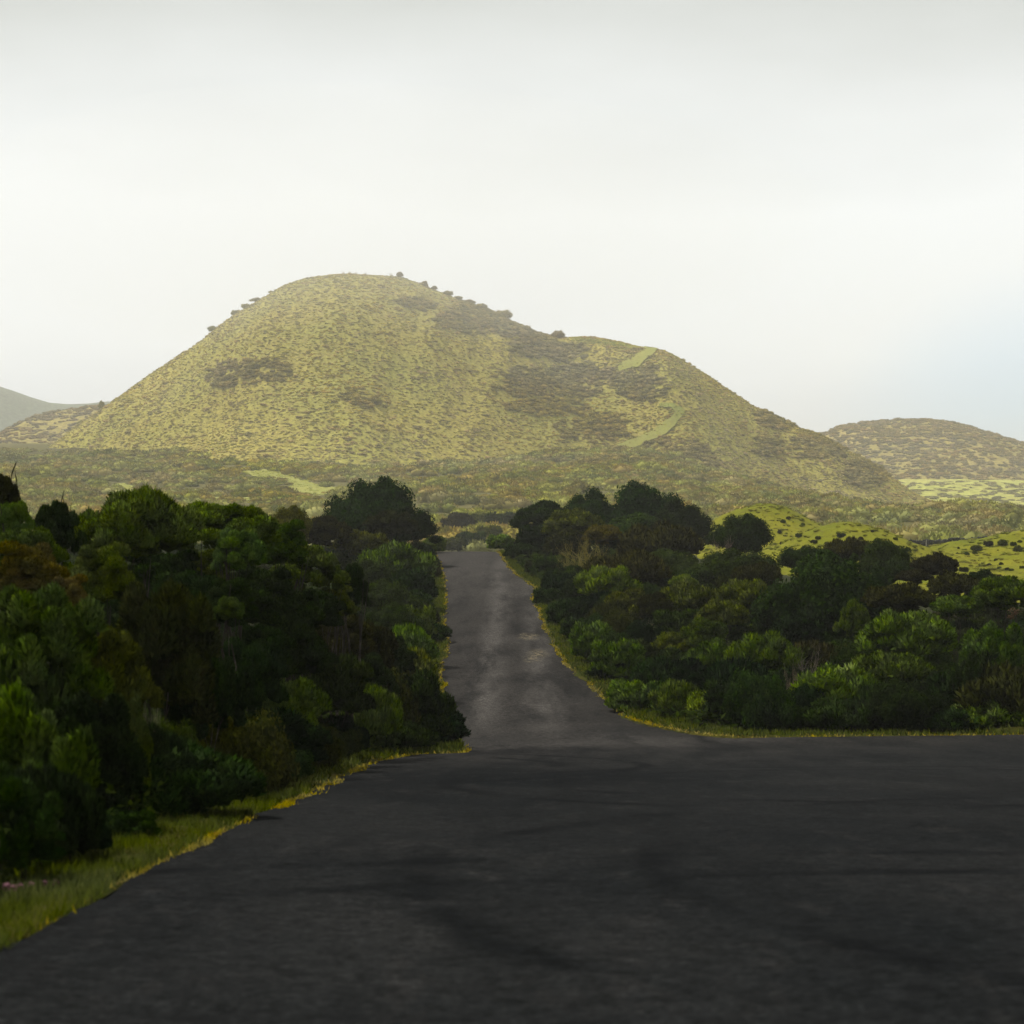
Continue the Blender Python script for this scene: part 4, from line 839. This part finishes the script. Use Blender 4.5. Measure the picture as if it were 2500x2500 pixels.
 (LB, 'mf', 60, 2030, 190, 90, 12.6, 'dk', 'low dark bush beside the pink flowers in the corner', 'low dark bush by the pink flowers'),
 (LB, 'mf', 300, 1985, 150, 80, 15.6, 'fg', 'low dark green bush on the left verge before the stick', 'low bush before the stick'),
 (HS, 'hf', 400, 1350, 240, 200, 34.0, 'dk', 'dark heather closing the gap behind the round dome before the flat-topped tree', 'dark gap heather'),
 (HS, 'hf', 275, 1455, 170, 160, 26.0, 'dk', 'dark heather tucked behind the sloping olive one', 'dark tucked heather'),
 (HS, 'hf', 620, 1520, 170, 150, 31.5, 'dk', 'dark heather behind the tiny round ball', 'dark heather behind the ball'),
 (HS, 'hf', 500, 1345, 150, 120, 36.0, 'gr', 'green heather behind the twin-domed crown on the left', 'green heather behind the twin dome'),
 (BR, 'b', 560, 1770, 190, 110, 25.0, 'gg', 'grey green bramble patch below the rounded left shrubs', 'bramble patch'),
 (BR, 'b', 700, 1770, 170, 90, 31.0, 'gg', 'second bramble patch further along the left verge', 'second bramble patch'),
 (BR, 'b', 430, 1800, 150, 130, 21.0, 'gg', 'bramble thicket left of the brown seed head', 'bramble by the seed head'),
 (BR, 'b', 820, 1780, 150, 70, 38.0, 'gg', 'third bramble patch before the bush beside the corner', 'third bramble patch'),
]
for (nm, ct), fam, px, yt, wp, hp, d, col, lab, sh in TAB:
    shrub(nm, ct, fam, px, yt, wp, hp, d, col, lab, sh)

# low shrubs that close the gaps; each is described by its named neighbour
MASK = np.zeros((313, 313), bool)
YY, XX = np.mgrid[0:313, 0:313] * 8.0
def ell(px, py, a, b): return ((XX - px) / a) ** 2 + ((YY - py) / b) ** 2 < 1
rgf = np.random.default_rng(99); cand = []
for k in range(2600):
    d = rgf.uniform(17, 150); side = rgf.random() < .45
    if side:
        x = float(xl(d)) - .75 - rgf.exponential(.16 * d + 1)
    else:
        if d < 55.6: continue
        x = float(xr_lane(d)) + (1.0 if d > 60 else 1.6) + rgf.uniform(0, 24 + .04 * d)
    if abs(x) / d > .262: continue
    if on_road(np.array(x), np.array(d), .45): continue
    if not side and (d > 128 or (d > 104 and x > 19)): continue
    if not side and d > 84 and x > 24: continue
    dl = float(xl(d)) - x if side else x - float(xr_lane(d))
    hh = rgf.uniform(.55, 1.25) * (.75 if dl < 1.6 else 1.15) * (.8 if d < 24 else 1.0)
    cand.append((d, x, side, hh, rgf.uniform(1.3, 2.3) * hh ** .5))
cand.sort()
named = [(p[0], p[1], p[2], p[3], p[4], p[5]) for p in PLACED if p[5]]
allp = sorted(PLACED, key=lambda p: p[4]); ip = 0; used = set(); nfill = 0; taken = []
FCOL = ['fg', 'fd', 'fo', 'dk', 'fg', 'fb', 'dk', 'gg']  # dark fill tones stand in for shade in the thicket gaps
for d, x, side, hh, wd in cand:
    while ip < len(allp) and allp[ip][4] < d:
        p = allp[ip]; ip += 1
        if p[6] not in ('t', 't2', 't3'): MASK |= ell(p[0], p[1], p[2] * .85, p[3] * .85)
    z0 = float(ground(x, d)); px, pt = px_of(x, d, z0 + hh); _, pb = px_of(x, d, z0)
    a, b = wd / 2 / d * FPX, (pb - pt) / 2
    e = ell(px, (pt + pb) / 2, a, b); tot = e.sum()
    if tot < 4 or (e & ~MASK).sum() < .28 * tot: continue
    if any((x - q[0]) ** 2 + (d - q[1]) ** 2 < (.45 * (wd + q[2]) / 2 + .1) ** 2 for q in taken): continue
    best = None
    for npx, npy, na, nb_, nd, sh in sorted(named, key=lambda q: ((q[0] - px) / 1.0) ** 2 + ((q[1] - (pt + pb) / 2) / 1.0) ** 2 + ((q[4] - d) * 3) ** 2)[:10]:
        dx, dy = px - npx, (pt + pb) / 2 - npy
        rel = ('just left of' if dx < 0 else 'just right of') if abs(dx) > .8 * na else ('below' if dy > 0 else 'behind')
        ci = FCOL[(nfill * 5 + int(px)) % len(FCOL)]
        for cc in [ci] + FCOL:
            lab = f'small {CNAME[cc]} low bush {rel} the {sh}'
            if lab not in used: best = (lab, cc); break
        if best: break
    if not best: continue
    used.add(best[0]); MASK |= ell(px, (pt + pb) / 2, a * .85, b * .85); taken.append((x, d, wd))
    fam = ('mf' if rgf.random() < .85 or d < 24 else 'b') if d < 40 else ('m' if rgf.random() < .6 else rgf.choice(['h', 'b', 'l']))
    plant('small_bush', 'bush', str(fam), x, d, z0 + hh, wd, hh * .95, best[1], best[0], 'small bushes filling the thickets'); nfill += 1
    if nfill >= 290: break
print('FILL', nfill, 'SCRUB', nb, int(ok2.sum()), int(ok3.sum()))

# bushes on the skyline of the big hill
SKY = [(523, 816, 40, 30, 'hb', 'l', 'round bush alone on the left skyline of the hill'), (575, 772, 34, 22, 'hb', 'l', 'lower bush of the left skyline row'), (600, 752, 34, 26, 'ho', 'l', 'middle bush of the left skyline row'), (628, 737, 40, 22, 'hb', 'l', 'upper bush of the left skyline row'),
       (662, 712, 18, 12, 'ho', 'l', 'tiny bush above the left skyline row'), (838, 658, 16, 18, 'hb', 't', 'first wiry shrub left of the summit'), (853, 657, 18, 18, 'hb', 't', 'second wiry shrub at the summit'), (868, 659, 14, 16, 'hb', 't', 'third wiry shrub at the summit'), (893, 661, 10, 12, 'hb', 't', 'last tiny wiry shrub of the summit cluster'),
       (955, 662, 18, 14, 'ho', 't', 'small wind-bent shrub right of the summit'), (976, 660, 20, 16, 'hb', 'l', 'small dark tree right of the summit'), (1036, 683, 26, 18, 'hb', 'l', 'first tree of the right skyline row'), (1060, 695, 20, 20, 'hb', 'l', 'second tree of the right skyline row'),
       (1095, 706, 34, 26, 'hb', 'l', 'third and largest tree of the right skyline row'), (1118, 724, 28, 18, 'ho', 'l', 'low bush right after the largest skyline tree'), (1145, 733, 34, 22, 'ho', 'l', 'rounded bush halfway down the right skyline'), (1178, 742, 32, 24, 'hb', 'l', 'brown bush before the big dome on the skyline'),
       (1226, 762, 60, 36, 'hb', 'l', 'biggest brown dome on the right skyline'), (1270, 792, 24, 16, 'ho', 'l', 'small bush after the biggest skyline dome'), (1295, 799, 20, 18, 'ho', 't', 'thin wiry shrub right of the skyline domes'), (1362, 806, 42, 24, 'hb', 'l', 'flat bush in the notch beside the shoulder of the hill'),
       (248, 972, 22, 36, 'ho', 'l', 'narrow lone tree on the lower left slope of the hill'), (197, 1022, 22, 16, 'ho', 'l', 'bush on the lower left edge of the hill')]
for px, yt, wp, hp, col, fam, lab in SKY:
    x = (px - 1250) / FPX * YC; yy = YC - 8; x = (px - 1250) / FPX * yy; gz = float(hillz(x, yy)); zt = max((1250 - yt) / FPX * yy + EYE, gz + hp * .6 / FPX * yy)
    plant('skyline_bush', 'bush', fam if fam != 'l' else ('b' if wp > 26 else 'l'), x, yy, gz + (zt - gz) * .75, wp / FPX * yy * .8, (zt - gz) * .75, col, lab, 'bushes along the skyline of the hill', gz=gz)
# bushes just beyond the crest of the lane
for px, yt, wp, hp, d, col, lab in [(1105, 1316, 60, 30, 325, 'ol', 'olive bush seen over the left half of the lane crest'), (1150, 1310, 70, 34, 335, 'gg', 'grey green bush seen over the middle of the lane crest'), (1196, 1300, 60, 40, 345, 'ol', 'bush seen over the right half of the lane crest'),
                                   (1120, 1275, 80, 36, 390, 'bn', 'brown bush above the dry clearing beyond the crest'), (1235, 1262, 90, 40, 400, 'gg', 'wide bush beyond the crest below the umbrella tree'), (1180, 1262, 70, 30, 430, 'ol', 'farther bush over the middle of the crest')]:
    x = (px - 1250) / FPX * d; gz = float(ground(x, d)); zt = gz + hp / FPX * d * 1.15
    plant('plain_bush', 'bush', 'm', x, d, zt, wp / FPX * d, zt - gz, col, lab, 'bushes beyond the lane crest', gz=gz)
# tussocks on the pasture
TUS = {'far bright mound': [(1912, 1277, 18), (1925, 1268, 12), (1903, 1300, 14), (1960, 1282, 12)],
       'middle mound': [(1950, 1311, 22), (1997, 1315, 16), (2054, 1313, 22), (2101, 1317, 16), (1987, 1326, 16), (2017, 1329, 12), (1909, 1328, 15), (2186, 1318, 16), (2130, 1300, 10), (2189, 1340, 18), (2217, 1345, 20)],
       'right mound': [(2337, 1353, 9), (2360, 1353, 14), (2384, 1344, 28), (2413, 1333, 24), (2447, 1333, 28), (2474, 1333, 20), (2490, 1325, 14), (2485, 1347, 30), (2380, 1352, 16), (2340, 1341, 8)],
       'lower pasture': [(2431, 1369, 14), (2415, 1381, 12), (2444, 1379, 14), (2440, 1388, 14), (2469, 1393, 14), (2459, 1391, 12), (2495, 1388, 16), (2353, 1396, 26), (2404, 1402, 30), (2318, 1370, 16), (2282, 1352, 12), (2440, 1410, 18)]}
ORD = ['first', 'second', 'third', 'fourth', 'fifth', 'sixth', 'seventh', 'eighth', 'ninth', 'tenth', 'eleventh', 'twelfth']
for zone, L in TUS.items():
    L = sorted(L)
    P = np.array(L, float); x, y, z = hit(P[:, 0], P[:, 1] + 3, ground, 132, 300, .5)
    for it, (xx, yy, zz, w_) in enumerate(zip(x, y, z, P[:, 2])):
        plant('tussock', 'tussock', 'm', float(xx), float(yy), float(zz) + w_ / FPX * yy * .5, w_ / FPX * yy * (.65 + .35 * rgf.random()), w_ / FPX * yy * .5, 'bn' if rgf.random() < .5 else 'ol', f'{ORD[it]} dark tussock from the left on the {zone} of the green pasture', f'dark tussocks on the {zone}', gz=float(zz))

# dry-stone wall and posts between the mounds
wroot = link(bpy.data.objects.new('stone_wall', None)); tag(wroot, 'dark dry-stone wall in the dip between two green mounds', 'wall')
d = 262.0; x0, x1 = (2178 - 1250) / FPX * d, (2412 - 1250) / FPX * d; acc = Acc(); rw = np.random.default_rng(5)
wroot.location = ((x0 + x1) / 2, d, float(ground((x0 + x1) / 2, d)))
for xx in np.arange(x0, x1, .27):
    g0 = float(ground(xx, d)) ; topz = (1250 - np.interp(px_of(xx, d, 0)[0], [2178, 2260, 2330, 2412], [1318, 1319, 1315, 1310])) / FPX * d + EYE
    zz = g0 + .05
    while zz < topz:
        s_ = rw.uniform(.15, .26); V = ICO_V * (1 + rw.normal(0, .18, (12 if len(ICO_V) == 12 else len(ICO_V), 1))) * [s_ * 1.1, s_, s_ * .8] + [xx + rw.normal(0, .06), d + rw.normal(0, .12), zz]
        acc.add(V - np.array(wroot.location), ICO_F); zz += s_ * 1.15
st_o = link(bpy.data.objects.new('stones', mesh_np('stones', np.concatenate(acc.V), np.concatenate(acc.F), M_STONE)), wroot); st_o['kind'] = 'stuff'
for px, yb, yt, lab in ((2261, 1337, 1318, 'pale thin post before the dark stone wall'), (2203, 1322, 1308, 'pale thin post at the left end of the stone wall')):
    dd = 255.0; x = (px - 1250) / FPX * dd; z0 = float(ground(x, dd)); h = max((1250 - yt) / FPX * dd + EYE - z0, .8)
    V, F = tube([(0, 0, -.1), (.01, 0, h * .5), (.03, 0, h)], [.07, .06, .05], 6); o_ = link(bpy.data.objects.new('fence_post', mesh_np('fence_post', V, F, M_WOODG))); o_.location = (x, dd, z0); tag(o_, lab, 'post')

# ------------------------------------------------------------------ verge: turf strips, grass, undergrowth
def resample(P, st):
    P = np.array(P, float); L = np.concatenate([[0], np.cumsum(np.linalg.norm(np.diff(P, axis=0), axis=1))]); q = np.arange(0, L[-1], st)
    X = np.stack([np.interp(q, L, P[:, 0]), np.interp(q, L, P[:, 1])], 1); k = np.ones(9) / 9
    for c in (0, 1): X[4:-4, c] = np.convolve(X[:, c], k, 'valid')
    return X
yq = np.arange(2, 152, .25)
CL = resample(np.stack([xl(yq), yq], 1), .2)
xq = np.arange(24, 7.3, -.25); yq2 = np.arange(53.05, 152, .25)
CR = resample(np.concatenate([np.stack([xq, jfar(xq)], 1), np.stack([xr_lane(yq2), yq2], 1)]), .2)
def outward(C, sgn):
    T = unit(np.gradient(C, axis=0)); return np.stack([T[:, 1], -T[:, 0]], 1) * sgn
NL, NR = outward(CL, -1), outward(CR, 1)
WL = np.interp(CL[:, 1], [2, 10, 16, 24, 34, 44, 60, 152], [.32, .36, .6, 1.15, 1.3, .8, .65, .6])
WR = np.interp(CR[:, 1], [53, 58, 80, 152], [1.0, .9, .75, .8])
def wobble(C, o): return .10 * wav(C[:, 0] * 1.3, C[:, 1], 1.1, o) + .13 * wav(C[:, 0], C[:, 1], 4, o + 1) + .06 * wav(C[:, 0], C[:, 1], .5, o)
WBL, WBR = wobble(CL, 1) * np.interp(CL[:, 1], [5, 30, 60], [.35, .7, 1]), wobble(CR, 2)
def surf(x, y): return np.where(on_road(x, y), prof(y) + EYE + .04, ground(x, y))
def strip(name, C, Nn, wb, Wd, label):
    u_ = np.linspace(0, 1, 7); off = (wb * .8 - .03)[:, None] * (1 - u_) + Wd[:, None] * u_
    X = C[:, 0, None] + Nn[:, 0, None] * off; Y = C[:, 1, None] + Nn[:, 1, None] * off
    Z = surf(X, Y) + .025 + .05 * np.sin(u_ * 3.14)[None, :] * (1 + .4 * wav(X, Y, .9, 1)); Z[:, -1] -= .12; Z[:, 0] -= .09
    return tag(link(bpy.data.objects.new(name, grid_mesh(name, X, Y, Z, M_VERGE))), label, kind='structure')
strip('verge', CL, NL, WBL, WL, 'grassy verge along the left edge of the road')
strip('verge', CR, NR, WBR, WR, 'grassy verge along the right edge of the lane and junction')
def blades(name, x, y, z, h, wd, col, label, rg_, lean=.35, mat=None):
    n = len(x); a = rg_.uniform(0, 6.28, n); P = np.stack([x, y, z], 1); D = unit(np.stack([rg_.normal(0, lean, n), rg_.normal(0, lean, n), np.ones(n)], 1))
    side = np.stack([np.cos(a), np.sin(a), 0 * a], 1) * wd[:, None]; c = P + D * h[:, None]
    V = np.stack([P - side, P + side, c], 1).reshape(-1, 3); F = np.arange(n * 3).reshape(n, 3)
    Nn = np.repeat(unit(np.stack([rg_.normal(0, .3, n), rg_.normal(-.35, .3, n), np.ones(n)], 1)), 3, 0)
    gn = np.cross(V[1::3] - V[0::3], V[2::3] - V[0::3]); fl = (gn * Nn[::3]).sum(1) < 0; F[fl] = F[fl][:, [0, 2, 1]]
    o_ = link(bpy.data.objects.new(name, mesh_np(name, V, F, mat or M_GRASS, Nn, rg_.uniform(0, 1, n)))); o_.color = (*col, 1); return tag(o_, label, kind='stuff')
rb = np.random.default_rng(21)
def curve_pts(C, Nn, wb, Wd, n, lo, hi, ymin, ymax, p=1.0):
    ok_ = np.where((C[:, 1] >= ymin) & (C[:, 1] <= ymax))[0]; i = ok_[(len(ok_) * rb.uniform(0, 1, n) ** p).astype(int)]
    off = wb[i] * .8 - .03 + rb.uniform(lo, hi, n) * Wd[i]; a = rb.uniform(-.1, .1, n)
    x = C[i, 0] + Nn[i, 0] * off - Nn[i, 1] * a; y = C[i, 1] + Nn[i, 1] * off + Nn[i, 0] * a
    return x, y, surf(x, y) + .03
def left_pts(n, lo, hi, y0=6, y1=151, p=1.3): return curve_pts(CL, NL, WBL, WL, n, lo, hi, y0, y1, p)
def right_pts(n, lo, hi, p=1.0): return curve_pts(CR, NR, WBR, WR, n, lo, hi, 50, 151, p)
def cat3(*a): return [np.concatenate(q) for q in zip(*a)]
x, y, z = cat3(left_pts(24000, -.08, .8), left_pts(7000, -.05, .7, 7, 22, 1.0), right_pts(15000, -.08, .8))
q = wav(x, y, 2.2, 1) + .6 * wav(x, y, 7, 2) + rb.normal(0, .4, len(x)) > .05; x, y, z = x[q], y[q], z[q]
k = rb.uniform(.6, 1.4, len(x)); blades('grass', x, y, z, .05 * k * np.clip(y / 30, .8, 1.6), .008 * np.clip(y / 15, .55, 4), (.21, .165, .013), 'yellow mossy grass fringing the asphalt', rb, .7)
x, y, z = cat3(left_pts(36000, .15, 1.6), left_pts(16000, .1, 1.2, 7, 24, 1.0), right_pts(26000, .2, 1.3))
k = rb.uniform(.5, 1.5, len(x)); blades('grass', x, y, z, .11 * k * np.clip(y / 25, .8, 1.4), .008 * np.clip(y / 15, .5, 4), (.050, .062, .005), 'green grass on the verges behind the yellow fringe', rb, .5)
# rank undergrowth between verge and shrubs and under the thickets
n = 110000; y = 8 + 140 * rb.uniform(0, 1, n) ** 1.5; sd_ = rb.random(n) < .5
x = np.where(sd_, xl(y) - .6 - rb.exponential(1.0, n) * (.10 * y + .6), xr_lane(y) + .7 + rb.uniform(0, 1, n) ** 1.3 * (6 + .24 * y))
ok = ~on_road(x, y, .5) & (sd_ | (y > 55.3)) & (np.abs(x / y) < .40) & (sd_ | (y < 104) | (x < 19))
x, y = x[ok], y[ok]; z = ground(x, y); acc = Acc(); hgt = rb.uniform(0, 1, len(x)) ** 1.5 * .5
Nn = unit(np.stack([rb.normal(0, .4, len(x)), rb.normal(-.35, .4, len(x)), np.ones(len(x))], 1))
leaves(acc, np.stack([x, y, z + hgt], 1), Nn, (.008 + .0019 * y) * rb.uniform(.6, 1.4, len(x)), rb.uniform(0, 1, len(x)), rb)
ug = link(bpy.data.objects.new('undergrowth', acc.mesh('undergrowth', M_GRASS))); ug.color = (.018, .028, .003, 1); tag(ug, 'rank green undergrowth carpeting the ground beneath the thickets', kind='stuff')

# ------------------------------------------------------------------ small singular things
# brown seed head on the left verge
d = 21.0; x = (632 - 1250) / FPX * 24.5
def ball_tuft(name, x, y, zc, r, col, label, cat, seed, n=900, ln=.5):
    rg_ = np.random.default_rng(seed); acc = Acc(); dd = dirs(rg_, n); sprigs(acc, dd * r * .55, unit(dd + rg_.normal(0, .3, (n, 3))), dd, np.full(n, r * ln) * rg_.uniform(.6, 1.2, n), np.full(n, r * .05), rg_.uniform(0, 1, n))
    acc.add(ICO_V * r * .6, ICO_F, unit(ICO_V), np.full(len(ICO_F), .3))
    root = link(bpy.data.objects.new(name, None)); g0 = float(ground(x, y)); root.location = (x, y, g0); tag(root, label, cat)
    c = link(bpy.data.objects.new('head', acc.mesh('head', M_HEATH)), root); c.location = (0, 0, zc - g0); c.color = (*col, 1)
    V, F = tube([(0, 0, -.05), (.01, .01, (zc - g0) * .5), (0, 0, zc - g0)], [.012, .010, .008], 5); link(bpy.data.objects.new('stem', mesh_np('stem', V, F, M_BARK)), root)
yy = 24.0; xx = (632 - 1250) / FPX * yy; ball_tuft('dry_seed_head', xx, yy, (1250 - 1928) / FPX * yy + EYE, .10, (.055, .022, .012), 'dark brown dried seed head on the left verge', 'seed head', 5)
xx = (648 - 1250) / FPX * 23.4; ball_tuft('dry_seed_head', xx, 23.4, (1250 - 1948) / FPX * 23.4 + EYE, .075, (.05, .02, .012), 'smaller dried seed head drooping beside the larger one', 'seed head', 6)
# pink flowers in the lower left corner
for i, (px, py) in enumerate([(12, 2165), (26, 2205), (44, 2190), (72, 2172), (104, 2185), (132, 2178)]):
    yy = 11.75 + .08 * i; xx = (px - 1250) / FPX * yy; g0 = float(ground(xx, yy)); zt = min(max((1250 - py) / FPX * yy + EYE, g0 + .07), g0 + .14)
    root = link(bpy.data.objects.new('pink_flower', None)); root.location = (xx, yy, g0); tag(root, f'{ORD[i]} pink flower cluster from the left in the lower left verge', 'flower', 'pink flowers on the lower left verge')
    V, F = tube([(0, 0, -.03), (.005, 0, (zt - g0) * .6), (.01, 0, zt - g0)], [.004, .003, .003], 4); link(bpy.data.objects.new('stem', mesh_np('stem', V, F, M_BARK)), root)
    acc = Acc(); rg_ = np.random.default_rng(i); dd = dirs(rg_, 40); leaves(acc, dd * .022 + [.01, 0, zt - g0], unit(dd + [0, -.2, .5]), np.full(40, .011), rg_.uniform(0, 1, 40), rg_)
    link(bpy.data.objects.new('petals', acc.mesh('petals', M_PINK)), root)
# red leaf sprays at the right edge
for i, (px, py, w_, lab) in enumerate([(2480, 1494, 26, 'orange red leaf spray at the right edge of the thicket'), (2468, 1506, 12, 'smaller orange red leaf spray below the larger one')]):
    yy = 60.5; xx = (px - 1250) / FPX * yy; g0 = float(ground(xx, yy)); zt = (1250 - py) / FPX * yy + EYE; r = w_ / 2 / FPX * yy
    root = link(bpy.data.objects.new('red_leaf_spray', None)); root.location = (xx, yy, g0); tag(root, lab, 'plant')
    acc = Acc(); rg_ = np.random.default_rng(50 + i); dd = dirs(rg_, 160); leaves(acc, dd * r * rg_.uniform(.1, 1.3, (160, 1)) * [1.2, 1.2, .9] + [0, 0, zt - g0], unit(dd + [0, -.4, .5]), rg_.uniform(.012, .04, 160), rg_.uniform(0, 1, 160), rg_)
    link(bpy.data.objects.new('leaves', acc.mesh('leaves', M_RED)), root)
    V, F = tube([(0, 0, -.05), (.05, 0, (zt - g0) * .5), (0, 0, zt - g0)], [.03, .025, .015], 5); link(bpy.data.objects.new('stem', mesh_np('stem', V, F, M_BARK)), root)
# bare stick leaning out of the left shrubs
yy = 18.5
P0 = np.array([(338 - 1250) / FPX * yy, yy, (1250 - 1918) / FPX * yy + EYE]); P1 = np.array([(372 - 1250) / FPX * yy, yy - .2, (1250 - 1888) / FPX * yy + EYE]); g0 = float(ground(P0[0], yy))
base = P0 + (P0 - P1) * 1.2; base[2] = g0 - .03
V, F = tube([base - base, P0 - base, (P0 + P1) / 2 - base + [0, 0, .004], P1 - base], [.010, .009, .007, .004], 5)
o_ = link(bpy.data.objects.new('dead_stick', mesh_np('dead_stick', V, F, M_BARK))); o_.location = base; tag(o_, 'bare grey stick leaning out of the left shrubs near the verge', 'stick')

# ------------------------------------------------------------------ haze
bm = bmesh.new(); bmesh.ops.create_cube(bm, size=1); me = bpy.data.meshes.new('haze'); bm.to_mesh(me); bm.free()
hz_o = link(bpy.data.objects.new('haze', me)); zlo, zhi = -12.0, 215.0
hz_o.scale = (12400, 6300, zhi - zlo); hz_o.location = (0, 2990, (zlo + zhi) / 2)
m = bpy.data.materials.new('haze_air'); m.use_nodes = True; t = m.node_tree; t.nodes.clear(); o_ = N(t, 'ShaderNodeOutputMaterial'); v = N(t, 'ShaderNodeVolumePrincipled')
v.inputs['Color'].default_value = (1, .99, .955, 1); v.inputs['Density'].default_value = .0002; v.inputs['Anisotropy'].default_value = .35
t.links.new(v.outputs[0], o_.inputs['Volume']); me.materials.append(m); tag(hz_o, 'pale morning haze lying over the land', kind='stuff')

# thin mist drifting in front of the hilltop
for (cx, cy, cz, ax, ay, az, dn, lab) in ((-72, 975, 142, 215, 70, 64, .00125, 'thin pale mist drifting over the summit of the hill'), (-120, 955, 112, 260, 60, 82, .0005, 'fainter mist hanging on the upper left slope of the hill'), (20, 975, 118, 190, 55, 60, .0005, 'faint mist before the notch of the hill')):
    V = ICO2_V * (1 + .05 * np.sin(ICO2_V[:, :1] * 5 + cx) * np.cos(ICO2_V[:, 1:2] * 4)) * [ax, ay, az]
    m = bpy.data.materials.new('mist_air'); m.use_nodes = True; t = m.node_tree; t.nodes.clear(); o_ = N(t, 'ShaderNodeOutputMaterial'); v = N(t, 'ShaderNodeVolumePrincipled')
    v.inputs['Color'].default_value = (1, .99, .97, 1); v.inputs['Density'].default_value = dn; v.inputs['Anisotropy'].default_value = .35
    t.links.new(v.outputs[0], o_.inputs['Volume']); mo = link(bpy.data.objects.new('mist', mesh_np('mist', V, ICO2_F, m, smooth=True))); mo.location = (cx, cy, cz); tag(mo, lab, kind='stuff')
